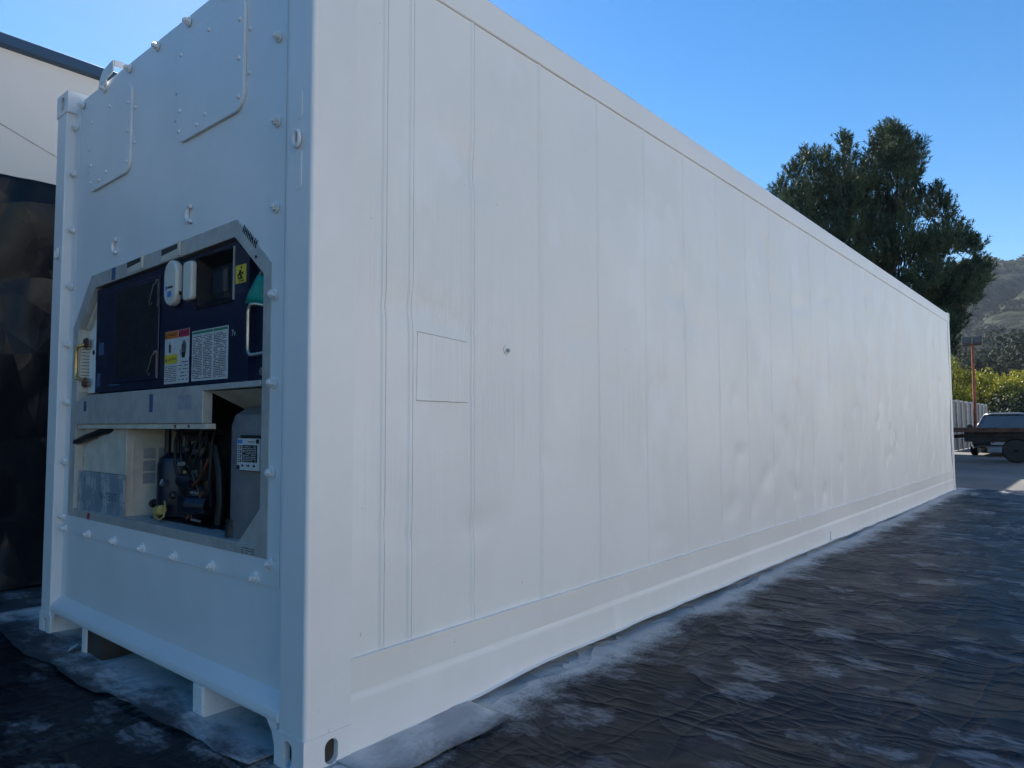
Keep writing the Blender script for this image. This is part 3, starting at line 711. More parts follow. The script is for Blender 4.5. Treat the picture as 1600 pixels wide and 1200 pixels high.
# green paper tag hanging beside the handle: a thing of its own
mb = MB(); mb.grid([0,1,2,3], [0,1,2,3,4], lambda u,v: (.078-.012*math.sin(u*.9+v*.5)-.018*v/4, lerp(lerp(.452,.376,u/3), lerp(.484,.376,u/3), v/4), lerp(lerp(1.648,1.628,u/3), lerp(1.540,1.530,u/3), v/4)), True)
tg = obj("paper_tag", mb, MAT['teal'], org=(0,0,0)); rebase(tg, (.07,.42,1.54)); tag(tg, "green tag hanging at the upper right corner of the dark blue control box", "tag")
md = tg.modifiers.new("thickness", 'SOLIDIFY'); md.thickness = .001
# ------------------------------------------------------------------ ground and hills
def ground_mat():
    m = NT("yard_asphalt", .85, (.1,.1,.1))
    n = m.noise(.35,8,.65); f = m.noise(14,6,.7)
    c = m.mix(m.ramp(n,.35,.65), (.125,.120,.112), (.20,.19,.172))
    c = m.mix(m.math('MULTIPLY', m.ramp(f,.5,.75), .5), c, (.075,.073,.07))
    m.col(c); m.bump(f,.4,.01); return m.m
mb = MB(); mb.grid([-400,-40,-10,0,10,20,40,100,400,3000], [-1500,-300,-60,-15,-5,5,20,60,400,2500], lambda u,v: (u,v,0 if abs(u)<900 else -1.), False)
g = obj("ground", mb, ground_mat()); tag(g, "grey asphalt yard the container and vehicles stand on", "ground", kind="structure")

def hill_mat():
    m = NT("scrub_hillside", .95, (.08,.08,.06), spec=.05)
    big = m.noise(.006,5,.6); v = m.noise(.035,8,.72); cell = m.vor(.22)
    bush = m.math('SUBTRACT', m.ramp(v,.36,.62), m.math('MULTIPLY', cell, .55))
    c = m.mix(m.ramp(big,.42,.58), (.045,.062,.036), (.072,.080,.052))
    c = m.mix(m.ramp(bush,.02,.34), c, (.027,.034,.023))
    m.col(c); m.bump(bush,1.0,3.0); return m.m
def hill_z(x, y):
    # main ridge about 850 m out, highest just right of the line of sight past the container
    a = math.atan2(y+1.9, x+1.3)*180/math.pi         # bearing from the yard
    r = math.hypot(x, y)
    top = 158 - 8.0*max(0,a-7.0) - .10*max(0,a-7.0)**2*6 if a > 7 else 158-2.0*abs(a-6)-.6*(6-a)**2*(1 if a < 3 else .2)
    top = max(12, top)
    t = sstep(130, 860, r)
    z = top*(t**1.25)
    z *= 1-.5*sstep(880,1400,r)
    w = sstep(160,420,r)
    z += w*(9*fbm(x/170.,y/170.,3,4)+6*fbm(x/50.,y/50.,9,4)) - w*10*(1-abs(fbm(x/260.+y/90.,y/120.,5,3)))**6
    # a spur that runs down towards the yard and shades the ground behind it
    return max(-2, z)
def rows(a0, a1, n): return [lerp(a0,a1,i/(n-1)) for i in range(n)]
rad = [130+i*9 for i in range(84)]+[900,940,1000,1100,1250,1500]
mb = MB(); mb.grid(rows(-12,40,260), rad, lambda a,r: (r*math.cos(R(a)), r*math.sin(R(a)), hill_z(r*math.cos(R(a)), r*math.sin(R(a)))), True)
h = obj("hill", mb, hill_mat()); tag(h, "scrub covered hillside rising behind the yard", "hill", kind="structure")

# ------------------------------------------------------------------ leaves
def leaf_mat(name, dark, light, rough=.6, scale=1.2, trans=.25, spec=.2):
    m = NT(name, rough, dark, spec=spec)
    m.col(m.mix(m.ramp(m.noise(scale,3,.6),.35,.65), dark, light))
    tr = m.n.new("ShaderNodeBsdfTranslucent"); mx = m.n.new("ShaderNodeMixShader"); mx.inputs[0].default_value = trans
    m.L(m.b.inputs["Base Color"].links[0].from_socket, tr.inputs[0])
    m.L(m.b.outputs[0], mx.inputs[1]); m.L(tr.outputs[0], mx.inputs[2]); m.L(mx.outputs[0], m.n["Material Output"].inputs[0]); return m.m
bark = simple("bark", (.075,.055,.042), .9, 0, .35, 6, .4)
def rand_dir(rr):
    while True:
        v = Vector((rr.uniform(-1,1),rr.uniform(-1,1),rr.uniform(-1,1)))
        if .05 < v.length < 1: return v.normalized()

# ------------------------------------------------------------------ pine beyond the container
def pine():
    rr = random.Random(5)
    D = 22.0                                   # distance of the trunk along the view
    base = Vector((-1.282,-1.922,0))+Vector((fw.x,fw.y,0)).normalized()*D
    lat = Vector((rt.x,rt.y,0)).normalized(); dep = Vector((fw.x,fw.y,0)).normalized()
    K = 1100.2/D
    foot = base+lat*((1400-800)/K)
    lobes = [(740,130,100),(800,200,120),(700,220,105),(850,270,85),(780,330,120),(870,170,55),(735,85,42),(790,95,28),
      (503,120,26),(507,160,42),(520,225,52),(480,310,85),(400,215,36),(395,250,48),(300,215,36),(310,250,48),(262,300,60),(350,360,105),(238,285,44),
      (165,365,22),(163,405,48),(185,440,70),(270,450,105),(380,480,125),(480,450,120),(600,345,85),(620,430,130),(570,380,70),
      (560,570,140),(700,530,115),(820,500,85),(480,600,90),(650,680,100),(780,650,125),(720,780,80),(860,420,60),
      (995,405,30),(985,445,50),(950,490,64),(1000,525,72),(1045,560,46),(912,430,34),(1040,480,34),
      (1050,670,92),(1140,700,62),(1105,615,48),(980,690,105),(900,740,120),(1172,708,34),(1180,690,28),
      (1180,830,85),(1100,890,105),(1000,880,115),(1215,880,52),(900,860,100),(1080,965,105),(1150,950,64),(1235,800,32),
      (1040,1060,90),(1000,1130,80),(950,1000,110),(1020,1150,50),(860,1050,120),(760,950,110),(980,1230,90),(900,1200,110),(800,1120,110),(640,860,100),(560,760,90),
      (430,700,100),(300,580,90),(330,640,80),(760,1240,110)]
    mb = MB(); br = MB(); shoots = 0
    t = thing("pine_tree", (foot.x,foot.y,0), "tall dark green pine tree rising behind the far end of the container", "tree")
    trunk_top = {}
    for zx, zy, r in lobes:
        px, py = 1180+zx/3.333, 180+zy/3.333; rm = r*.92/3.333/K
        ht = 1.092+(663.4-py)/K
        near = min(1.0, max(.15,(ht-1)/9.0))
        spread = 2.3*(1-.35*near) if r > 45 else 1.2
        n_l = 2 if r > 75 else 1
        for q in range(n_l):
            dz = rr.uniform(-1,1)*spread
            sc = 1+dz/D
            c = base+lat*((px-800)/K*sc)+dep*dz+Vector((0,0,(ht-1.092)*sc+1.092))
            n = int(56*(rm/.6)**2)+10
            # a limb from the trunk to this lobe
            th = max(1.0, ht*.62-.4); st = Vector((foot.x,foot.y,0))+Vector((0,0,th))
            mid = st.lerp(c,.55)+Vector((rr.uniform(-.2,.2),rr.uniform(-.2,.2),-.15))
            br.tube([st,mid,c], [.04*(1-.5*near),.022,.006], 5)
            for k in range(n+4):
                d = rand_dir(rr) if k < n else (Vector((0,0,1))+rand_dir(rr)*.45).normalized(); rad_ = rm*(rr.random()**.38 if k < n else .95)
                p = c+Vector((d.x,d.y,d.z*.9))*rad_*.85
                ax = (d*.6+Vector((0,0,.95))+rand_dir(rr)*.25).normalized()
                Ls = rr.uniform(.30,.52); a = ax.orthogonal().normalized(); b = ax.cross(a)
                m = 30
                for j in range(m):
                    q1 = 2*math.pi*(j+rr.random())/m; tt = rr.uniform(0,.9); o = p+ax*(Ls*tt)
                    nd = (ax*rr.uniform(.5,1.1)+(a*math.cos(q1)+b*math.sin(q1))*.75).normalized(); nl = rr.uniform(.09,.15)
                    sd_ = nd.cross(rand_dir(rr)).normalized()*rr.uniform(.010,.018)
                    mb.add([o-sd_,o+sd_,o+nd*nl], [(0,1,2)])
                shoots += 1
    tr = MB(); H0 = 8.6
    tr.tube([(foot.x+.25*math.sin(i*.9)*.5,foot.y+.2*math.cos(i*1.3)*.5,H0*i/9) for i in range(10)], [lerp(.34,.05,i/9) for i in range(10)], 12)
    obj("trunk", tr, bark, t); obj("branches", br, simple("dark_bark",(.016,.013,.011),.9,0,.35,6), t)
    obj("crown", mb, leaf_mat("pine_needles",(.016,.042,.029),(.062,.092,.050),.55,1.6,.12,.12), t)
pine()

def leafy(name, foot, h, w, seed, mat, label, cat, group=None, leaf=.12, n_cl=60, per=60, crown0=.25, squash=1.):
    rr = random.Random(seed); foot = Vector(foot)
    t = thing(name, foot, label, cat, group)
    br = MB(); cr = MB()
    br.tube([foot, foot+Vector((.1*w*.2,0,h*.35)), foot+Vector((.0,.05,h*.8))], [.06*h*.35,.05*h*.3,.01*h], 8)
    for k in range(n_cl):
        d = rand_dir(rr); q = rr.random()**.45
        c = foot+Vector((d.x*w/2*q, d.y*w/2*q, h*(crown0+(1-crown0)*.5)+d.z*h*(1-crown0)*.5*q))
        c += Vector((rr.gauss(0,1),rr.gauss(0,1),rr.gauss(0,.6)))*.06*w
        r = w*rr.uniform(.09,.17)
        br.tube([foot+Vector((0,0,h*.3)), foot.lerp(c,.5)+Vector((0,0,h*.08)), c], [.012*h,.008*h,.003*h], 5)
        for j in range(per):
            d2 = rand_dir(rr); p = c+d2*r*(rr.random()**.4)
            nn = (d2*.6+Vector((0,0,.6))+rand_dir(rr)*.8).normalized(); a = nn.orthogonal().normalized()
            a = Matrix.Rotation(rr.random()*6.28,3,nn)@a; b = nn.cross(a); s = leaf*rr.uniform(.6,1.3)
            cr.add([p-a*s*.5,p+b*s*.35,p+a*s*.6,p-b*s*.35], [(0,1,2,3)])
    obj("trunk", br, bark, t); obj("crown", cr, mat, t); return t
yg = leaf_mat("yellow_green_leaves",(.15,.17,.020),(.36,.34,.035),.5,.35)
gd = leaf_mat("grey_green_leaves",(.06,.07,.05),(.14,.15,.10),.6,.3)
dg = leaf_mat("dark_green_leaves",(.025,.038,.020),(.055,.07,.032),.6,.12)
for i, (x, y, h, w, lb) in enumerate([
    (55,6.35,5.6,3.4,"yellow green tree nearest to the container's far corner, behind the fence"),
    (58,4.55,4.9,2.9,"yellow green tree behind the floodlight pole, middle one of the row"),
    (57,2.85,4.7,3.0,"rounded yellow green tree behind the parked car's roof")]):
    leafy("leafy_tree", (x,y,0), h, w, 20+i, yg, lb, "tree", "yellow green trees behind the fence", .15, 90, 80, .12)
leafy("grey_tree", (50,.35,0), 4.6, 2.6, 41, gd, "pale grey green tree at the right edge of the view beyond the car", "tree", None, .14, 70, 80, .1)
leafy("dark_shrub", (54,2.3,0), 2.6, 7.0, 43, dg, "dark green bush low between the yellow green trees and the car", "shrub", None, .18, 90, 70, .0)

# far woodland at the foot of the hill: one mass
def woodland():
    rr = random.Random(9); cr = MB()
    for k in range(330):
        a = rr.uniform(-2,13); r = rr.uniform(120,300)
        x, y = r*math.cos(R(a)), r*math.sin(R(a)); z0 = hill_z(x,y) if r > 130 else 0
        h = rr.uniform(6,15)*(1 if r < 260 else .7); w = h*rr.uniform(.45,.8)
        for c in range(9):
            d = rand_dir(rr); cc = Vector((x+d.x*w*.4, y+d.y*w*.4, z0+h*.58+d.z*h*.36)); rad_ = w*rr.uniform(.18,.32)
            for j in range(70):
                d2 = rand_dir(rr); p = cc+d2*rad_*(rr.random()**.4)
                nn = (d2+rand_dir(rr)*.7).normalized(); aa = nn.orthogonal().normalized(); b = nn.cross(aa); s = rr.uniform(.5,1.1)*h*.024
                cr.add([p-aa*s,p+b*s*.8,p+aa*s,p-b*s*.8], [(0,1,2,3)])
    for k in range(4200):                       # scrub scattered over the slope above
        a = rr.uniform(-1,12); r = 250+rr.random()**.8*620
        x, y = r*math.cos(R(a)), r*math.sin(R(a))
        if fbm(x/60.,y/60.,31,3) < -.12: continue
        z0 = hill_z(x,y); w = rr.uniform(1.8,5.0)
        for j in range(13):
            d2 = rand_dir(rr); p = Vector((x,y,z0+w*.3))+Vector((d2.x,d2.y,abs(d2.z)*.8))*w*(rr.random()**.4)
            nn = (d2+rand_dir(rr)*.6).normalized(); aa = nn.orthogonal().normalized(); b = nn.cross(aa); s = w*rr.uniform(.25,.45)
            cr.add([p-aa*s,p+b*s*.8,p+aa*s,p-b*s*.8], [(0,1,2,3)])
    m = leaf_mat("wood_foliage",(.028,.036,.024),(.075,.08,.052),.7,.05,.15,.05)
    o = obj("woodland", cr, m); tag(o, "dark grey green woodland and scrub on the hill", "woodland", kind="stuff")
woodland()

# ------------------------------------------------------------------ warehouse on the left
wm = NT("painted_warehouse_wall", .8, (.62,.60,.57))
wm.col(wm.mix(wm.ramp(wm.noise(.6,6,.6,wm.map((1,1,.4))),.4,.62), (.60,.58,.555), (.66,.64,.61))); wm.bump(wm.noise(40,4),.15,.004)
wh = thing("warehouse", (8,8,0), "white walled warehouse with a blue roof trim to the left of the container", "warehouse")
WX1 = 18.0
obj("wall", MB().box(-14,WX1,4.06,14,0,3.815), wm.m, wh)
mb = MB(); mb.prism([(4.0,3.825),(4.0,3.90),(4.02,3.91),(14.05,4.6),(14.05,4.5),(4.06,3.8155),(4.03,3.818)], 'x', -14.1, WX1+.1)
obj("roof_trim", mb, simple("blue_trim",(.018,.055,.11),.45,0,.1,4), wh, fixn=True)
mb = MB(); mb.tube([(x,4.052,lerp(3.264,3.122,(x-.108)/.364)+.02*(x-.2)**2*.3) for x in (-3,-2,-1,0,.3,.6,1,2,3,5)], .003, 6); obj("wall_line", mb, simple("pale_line",(.52,.505,.48),.6), wh)  # thin slanting line along the wall, slightly darker than it

sh = thing("shade_block", (24.5,9,0), "unseen tall pale block added behind the container to shade the trailer and car", "shade_block")  # added out of sight to throw shade across the trailer and car
obj("wall", MB().box(19.3,29.0,4.6,13,0,5.6), wm.m, sh)
mb = MB(); mb.prism([(4.5,5.605),(4.5,5.7),(8.8,6.3),(13.1,5.7),(13.1,5.605)], 'x', 19.2, 29.1); obj("roof", mb, MAT['alu'], sh, fixn=True)
# ------------------------------------------------------------------ plastic sheeting
def crumple(m, base, rot, k=1.):
    """folded polythene: creases between flat facets at three sizes"""
    def ridge(ms, rz, sc, pw):
        n = m.noise(sc,3,.5,m.map(ms,rot=(0,0,rz)))
        return m.math('POWER', m.math('SUBTRACT', 1.0, m.math('ABSOLUTE', m.math('MULTIPLY', m.math('SUBTRACT', n, .5), 4.0))), pw)
    h = m.math('ADD', ridge((1.7,.42,1),.30,1.0,12.0), m.math('ADD', m.math('MULTIPLY', ridge((3.6,1.1,1),-.25,1.0,10.0), .5), m.math('MULTIPLY', ridge((8.5,2.4,1),.5,1.0,6.0), .32)))
    h = m.math('MULTIPLY', h, m.ramp(m.noise(1.1,4,.65), .36,.64,.12,1))
    h = m.math('ADD', h, m.math('ADD', m.math('MULTIPLY', ridge((.8,2.6,1),.2,1.0,12.0), .6), m.math('MULTIPLY', ridge((1.9,1.5,1),.9,1.0,14.0), .7)))
    return h
def folds(m, ax, az, list_, wob):
    """old packing folds: shallow facets between straight creases; list_ holds (angle, spacing, slope)"""
    h = None
    for an, sp, sl_ in list_:
        u = m.math('ADD', m.math('MULTIPLY', ax, math.cos(an)), m.math('MULTIPLY', az, math.sin(an)))
        u = m.math('ADD', u, m.math('MULTIPLY', wob, sp*.55)); p = m.math('MULTIPLY', m.math('PINGPONG', u, sp), sl_)
        h = p if h is None else m.math('ADD', h, p)
    return h
def poly_mat(name, spray):
    m = NT(name, .40, (.012,.012,.014), spec=.17)
    x, y = m.sep(0), m.sep(1)
    a = m.noise(2.4,7,.7,m.map((1,2.2,1),rot=(0,0,.35)))
    # scuffed paint footprints: elongated blots with brushed insides
    vec = m.map((1.9,1.25,1), rot=(0,0,.5)); jit = m.noise(9,4,.65)
    n = m.n.new("ShaderNodeTexVoronoi"); n.inputs["Scale"].default_value = 1.9; n.inputs["Randomness"].default_value = 1; m.L(vec, n.inputs["Vector"])
    dist = m.math('ADD', n.outputs["Distance"], m.math('MULTIPLY', m.math('SUBTRACT', jit, .5), .62))
    pick = m.ramp(m.sep(0, n.outputs["Color"]), .74,.80,1,0)
    prints = m.math('MULTIPLY', m.ramp(dist,.23,.33,1,0), pick)
    brush = m.ramp(m.noise(22,4,.65,m.map((1.9,.6,1),rot=(0,0,.25))), .43,.57)
    n2 = m.n.new("ShaderNodeTexVoronoi"); n2.inputs["Scale"].default_value = 3.4; m.L(m.map((1.7,1.2,1), rot=(0,0,-.4), loc=(3,1,0)), n2.inputs["Vector"])
    d2 = m.math('ADD', n2.outputs["Distance"], m.math('MULTIPLY', m.math('SUBTRACT', m.noise(17,4,.7), .5), .8))
    small = m.math('MULTIPLY', m.math('MULTIPLY', m.ramp(d2,.24,.36,1,0), m.ramp(m.sep(0, n2.outputs["Color"]),.60,.66,1,0)), .6)
    prints = m.math('MAXIMUM', prints, small)
    haze_ = m.math('MULTIPLY', m.ramp(m.noise(1.4,6,.7,m.map((1,1.7,1),rot=(0,0,.4),loc=(7,1,0))), .52,.70), brush)
    dust = m.math('MAXIMUM', m.math('MULTIPLY', prints, m.math('ADD', m.math('MULTIPLY', brush, .75), .25)), m.math('MULTIPLY', haze_, .30))
    c = m.mix(m.ramp(a,.35,.68), (.0045,.0058,.0098), (.0145,.0165,.0225))
    c = m.mix(m.math('MULTIPLY', dust, .9), c, (.20,.202,.212))
    fleck = m.math('MULTIPLY', m.ramp(m.noise(90,2,.5),.73,.76), m.ramp(m.noise(1.1,3,.5),.45,.62)); c = m.mix(m.math('MULTIPLY', fleck, .6), c, (.35,.35,.35))
    if spray:
        w = m.math('ADD', m.math('MULTIPLY', m.noise(1.6,6,.68,m.map((1.3,.8,1),rot=(0,0,.3))), .50), m.math('ADD', m.math('MULTIPLY', m.noise(11,4,.65,m.map((.7,1.8,1),rot=(0,0,.35))), .16), m.math('MULTIPLY', m.noise(85,2,.5), .14)))
        ds = m.math('MULTIPLY', y, -1.0)
        if spray == 'front': ds = m.math('ADD', m.math('MULTIPLY', x, -1.0), .13)
        cov = m.ramp(m.math('SUBTRACT', ds, m.math('SUBTRACT', w, .24)), -.10,.10, 1, 0)
        if spray == 'front': cov = m.math('MULTIPLY', cov, m.ramp(m.math('ADD', y, m.math('MULTIPLY', m.noise(2.,5,.7), .8)), 2.7, 3.3, 1, .12))
        far = m.math('MULTIPLY', m.ramp(x,5.0,9.0), m.ramp(m.noise(.9,6,.7,m.map((.5,2.4,1),rot=(0,0,.25))), .55,.66))
        cov = m.math('MAXIMUM', cov, m.math('MULTIPLY', far, .6))
        c = m.mix(m.math('MULTIPLY', cov, .93), c, (.60,.60,.585))
        m.rough(m.math('ADD', m.math('MULTIPLY', cov, .35), m.ramp(a,.3,.7,.40,.55)))
    else: m.rough(m.ramp(a,.3,.7,.25,.45))
    m.col(c)
    b = m.bump(folds(m, x, y, [(.25,.52,.05),(1.85,.7,.05),(1.1,1.1,.045),(2.6,.31,.025)], m.noise(.8,2,.5)), 1, 1)
    b = m.bump(crumple(m, 1, (0,0,.42), .8), .52, .020, b)
    '''fold = m.ramp(m.vor(.75, m.map((.55,1.5,1),rot=(0,0,.28),loc=(2.3,.7,0)), 'DISTANCE_TO_EDGE'), 0,.022,1,0)
    b = m.bump(m.math('MULTIPLY', fold, m.ramp(m.noise(1.7,2,.5),.4,.55)), .9, .018, b)'''
    m.bump(m.noise(34,5,.7,m.map((.6,1.7,1),rot=(0,0,.3))), .3, .004, b); return m.m
def wrinkle(x, y, s=0):
    u = x*math.cos(.5)+y*math.sin(.5); v = -x*math.sin(.5)+y*math.cos(.5)
    z = .010*(1-abs(fbm(u*1.1,v*2.6,2+s,3)))**3+.005*fbm(u*3,v*7,6+s,2)+.010*max(0,fbm(u*.6,v*1.3,12+s,2))
    return z
def sheet(name, x0, x1, y0, y1, step, mat, label, cat, z=.004, amp=1, edge=None, seed=0, group=None):
    us = [x0]; 
    while us[-1] < x1-1e-6: us.append(min(x1, us[-1]+(step if -2.5 < us[-1] < 4 else step*2.4)))
    ny = max(4,int((y1-y0)/step)); vs = [lerp(y0,y1,i/ny) for i in range(ny+1)]
    def fn(u, v):
        e = edge(u,v) if edge else (u,v)
        return (e[0], e[1], z+max(0,amp*wrinkle(e[0],e[1],seed)))
    mb = MB(); mb.grid(us, vs, fn, True)
    o = obj(name, mb, mat); o.modifiers.new("thickness",'SOLIDIFY').thickness = .0015
    tag(o, label, cat, group); return o
M_side = poly_mat("black_poly_side", 'side'); M_front = poly_mat("black_poly_front", 'front')
def jag(u, v): return (u+.04*fbm(v*1.3,u*.2,3,3), v+.05*fbm(u*1.1,v*.2,6,3))
sheet("plastic_sheet", .06, 12.55, -4.2, .45, .045, M_side, "black plastic sheet with footprints and white overspray along the container's right side", "plastic sheet", .010, 1, jag, 0, "black plastic sheets on the ground")
sheet("plastic_sheet", -5, .9, -4.2, 4.0, .055, M_front, "black plastic sheet in front of the container's machinery end", "plastic sheet", .004, .8, lambda u,v: jag(u if v > .45 else min(u,.045+.001*u), v), 4, "black plastic sheets on the ground")
M_strip = NT("oversprayed_masking", .6, (.5,.5,.5))
c = M_strip.mix(M_strip.ramp(M_strip.noise(1.9,6,.65,M_strip.map((1.6,.8,1),rot=(0,0,.4))),.48,.66), (.62,.62,.605), (.11,.115,.125))
fd = M_strip.math('ADD', M_strip.sep(0), M_strip.math('MULTIPLY', M_strip.math('SUBTRACT', M_strip.noise(3.2,6,.7,M_strip.map((1.6,.7,1),rot=(0,0,.3))), .5), .62))
c = M_strip.mix(M_strip.ramp(fd,-.13,.06), (.035,.037,.042), c)
c = M_strip.mix(M_strip.ramp(M_strip.noise(60,3,.6),.70,.74), c, (.06,.06,.06)); M_strip.col(c)
M_strip.bump(M_strip.noise(8,6,.6,M_strip.map((.8,2.4,1),rot=(0,0,.4))),.7,.025)
def stripf(u, v):
    # front strip: u across (towards the camera), v along the front
    e = .045*fbm(v*2.1,3,1,3)*(1 if u < .0 else 0)
    return (u+e+(-.03 if v > 1.2 else .06*(1.2-v))*(1 if u < .05 else 0), v)
sheet("masking_strip", -.13, .75, .20, 3.0, .045, M_strip.m, "white oversprayed masking sheet lying under the front sill of the container", "masking sheet", .016, 1.0, stripf, 7)
def strips(u, v):
    return (u+.02*fbm(v*5,u,2,2), v+(.035*fbm(u*3.2,1,5,3))*(1 if v < -.1 else 0))
M_s2 = NT("oversprayed_film", .55, (.6,.6,.6)); M_s2.col(M_s2.mix(M_s2.ramp(M_s2.noise(2.6,6,.65),.42,.66),(.64,.64,.625),(.36,.37,.38))); M_s2.col(M_s2.mix(M_s2.ramp(M_s2.math('ADD', M_s2.sep(1), M_s2.math('MULTIPLY', M_s2.math('SUBTRACT', M_s2.noise(5,6,.7), .5), .34)),-.25,-.10), (.07,.073,.08), M_s2.b.inputs['Base Color'].links[0].from_socket)); M_s2.bump(M_s2.noise(7,6,.6,M_s2.map((.8,2.4,1),rot=(0,0,.4))),.6,.02)
sheet("masking_strip", .12, .735, -.225, .09, .035, M_s2.m, "small white sprayed masking piece with a torn edge by the container's near bottom corner", "masking sheet", .022, 1.1, strips, 9)
# folded scrap of film on the left
mb = MB(); mb.add([(-.05,1.86,.03),(-.02,1.92,.032),(.01,1.90,.05),(-.015,1.84,.055),(.03,1.86,.034)], [(0,3,2,1),(3,4,2)])
sc_ = obj("paper_scrap", mb, MAT['paperw']); rebase(sc_, (-.0,1.88,.03)); tag(sc_, "small white crumpled paper scrap on the sheet left of the skid foot", "paper scrap")

# black sheet hanging in front of the warehouse wall
def hang(u, v):
    # u along the wall, v height 0..1
    top = 2.842+.006*fbm(u*2,0,3,2)
    y = 3.93-.10*(1-v)**2*(1+.6*fbm(u*.9,0,2,2)) + .06*fbm(u*.9+v*1.1,v*1.2,4,2) + .03*(1-abs(fbm(u*1.9-v*2.0,v*1.4+u*.4,8,2)))**4  - .05
    z = top*v
    if v < .17: y -= .16*(1-v/.17)*(.8+.5*fbm(u*1.2,v*3,5,2))
    return (u, min(y,4.02), max(z,.02))
hm = NT("hanging_black_poly", .30, (.0065,.0078,.0108), spec=.28); hm.rough(hm.ramp(hm.noise(2,5,.6),.3,.7,.24,.42))
wob_ = hm.noise(.9,2,.5)
b1 = hm.bump(folds(hm, hm.sep(0), hm.sep(2), [(.35,.42,.10),(1.75,.55,.09),(2.5,.9,.08),(1.0,.27,.05)], wob_), 1, 1)
hn_ = hm.math('POWER', hm.math('SUBTRACT', 1.0, hm.math('ABSOLUTE', hm.math('MULTIPLY', hm.math('SUBTRACT', hm.noise(1,3,.5,hm.map((2.6,1,.9),rot=(0,.5,0))), .5), 4.0))), 6.0)
hn2 = hm.math('POWER', hm.math('SUBTRACT', 1.0, hm.math('ABSOLUTE', hm.math('MULTIPLY', hm.math('SUBTRACT', hm.noise(1,4,.6,hm.map((5.5,1,3.0),rot=(0,-.7,0))), .5), 4.0))), 8.0)
hm.bump(hm.math('ADD', hn_, hm.math('MULTIPLY', hn2, .15)), .14, .02, b1)
mb = MB(); mb.grid(rows(-6,6,300), rows(0,1,100), hang, True)
hs = obj("hanging_sheet", mb, hm.m); rebase(hs,(0,3.9,0)); hs.modifiers.new("thickness",'SOLIDIFY').thickness = .001
tag(hs, "creased black plastic sheet hung along the warehouse wall left of the container", "plastic sheet")

# ------------------------------------------------------------------ fence, pole, trailer, car
fm = simple("galvanised_sheet", (.20,.215,.225), .55, .2, .15, 2)
fn_ = thing("sheet_fence", (35.5,2.7,0), "corrugated grey metal fence with pale posts beyond the container's far end", "fence")
mb = MB(); n = 240
pts = [(30.3+i*10.4/n, 2.7+.016*(1 if (i//2)%2 else -1)) for i in range(n+1)]
vs = [(x,y,.03) for x,y in pts]+[(x,y,1.97) for x,y in pts]
mb.add(vs, [(i,i+1,n+2+i,n+1+i) for i in range(n)]); p_ = obj("fence_panel", mb, fm, fn_); p_.modifiers.new("thickness",'SOLIDIFY').thickness = .002
pm = simple("pale_post", (.42,.43,.44), .5, .2)
for i in range(9): obj("post", MB().cyl((30.35+i*1.295,2.64,0),(30.35+i*1.295,2.64,2.03),.034,n=10), pm, fn_)
obj("top_rail", MB().cyl((30.3,2.655,1.985),(40.75,2.655,1.985),.022,n=8), pm, fn_)

pl_ = thing("floodlight_pole", (33.2,2.22,0), "rust red pole carrying two floodlights in front of the fence", "floodlight pole")
obj("pole", MB().cyl((33.2,2.22,0),(33.2,2.22,4.35),.065,.05,12), simple("red_oxide",(.20,.065,.04),.8,0,.3,5,.2), pl_)
obj("cross_arm", MB().box(33.17,33.23,1.88,2.54,4.30,4.36), MAT['darkmetal'], pl_)
for y in (2.02,2.40):
    mb = MB(); mb.prism([(32.98,4.36),(33.02,4.66),(33.12,4.68),(33.20,4.60),(33.18,4.34)], 'y', y-.16, y+.16); f = obj("floodlight", mb, simple("lamp_housing",(.05,.05,.05),.5,.3), pl_, fixn=True, bevel=.02)
    mb = MB(); mb.add([(32.972,y-.13,4.39),(32.972,y+.13,4.39),(33.005,y+.13,4.63),(33.005,y-.13,4.63)], [(0,1,2,3)]); obj("lamp_glass", mb, simple("lamp_glass",(.10,.11,.12),.15), f)

def wheel(parent, c, r, w, ax='y', rimmat=None):
    mb = MB(); x, y, z = c
    mb.lathe((x,y,z), [(r*.58,-w/2),(r*.9,-w/2),(r,-w*.32),(r,w*.32),(r*.9,w/2),(r*.58,w/2)], 28, ax); t = obj("tyre", mb, MAT['black'], parent)
    mb = MB(); mb.lathe((x,y,z), [(r*.10,-w*.5),(r*.25,-w*.48),(r*.5,-w*.40),(r*.58,-w*.47),(r*.58,w*.47),(r*.5,w*.40),(r*.25,w*.48),(r*.10,w*.5)], 24, ax); obj("rim", mb, rimmat or MAT['grey_paint'], t)
tr_ = thing("flatbed_trailer", (23.3,-1.6,0), "rusty brown flatbed trailer parked in front of the car", "trailer")
deck = MB(); deck.box(22.3,24.5,-5.0,1.62,.895,.95)
obj("deck", deck, MAT['rust'], tr_, bevel=.008)
mb = MB(); mb.box(22.27,22.2995,-5.0,1.62,.84,.957); mb.box(24.5005,24.53,-5.0,1.62,.84,.957); mb.box(22.3,24.5,1.6205,1.65,.84,.957); obj("side_rail", mb, MAT['rust'], tr_)
for x in (22.75,24.0): obj("chassis_beam", MB().box(x-.05,x+.05,-4.9,1.25,.56,.8945), MAT['darkmetal'], tr_)
mb = MB()
for k in range(10): mb.box(22.31,24.49,-4.8+k*.64,-4.74+k*.64,.80,.8946)
obj("cross_member", mb, MAT['darkmetal'], tr_)
mb = MB(); mb.tube([(22.75,.95,.76),(23.38,2.0,.66)], .05, 8); mb.tube([(24.0,.95,.76),(23.38,2.0,.66)], .05, 8); mb.cyl((23.38,1.98,.70),(23.38,2.2,.70),.06,n=10); obj("drawbar", mb, MAT['rust'], tr_)
for x in (22.62,24.2):
    for y in (.02,-.98): wheel(tr_, (x,y,.33), .33, .24, 'x', MAT['rust'])
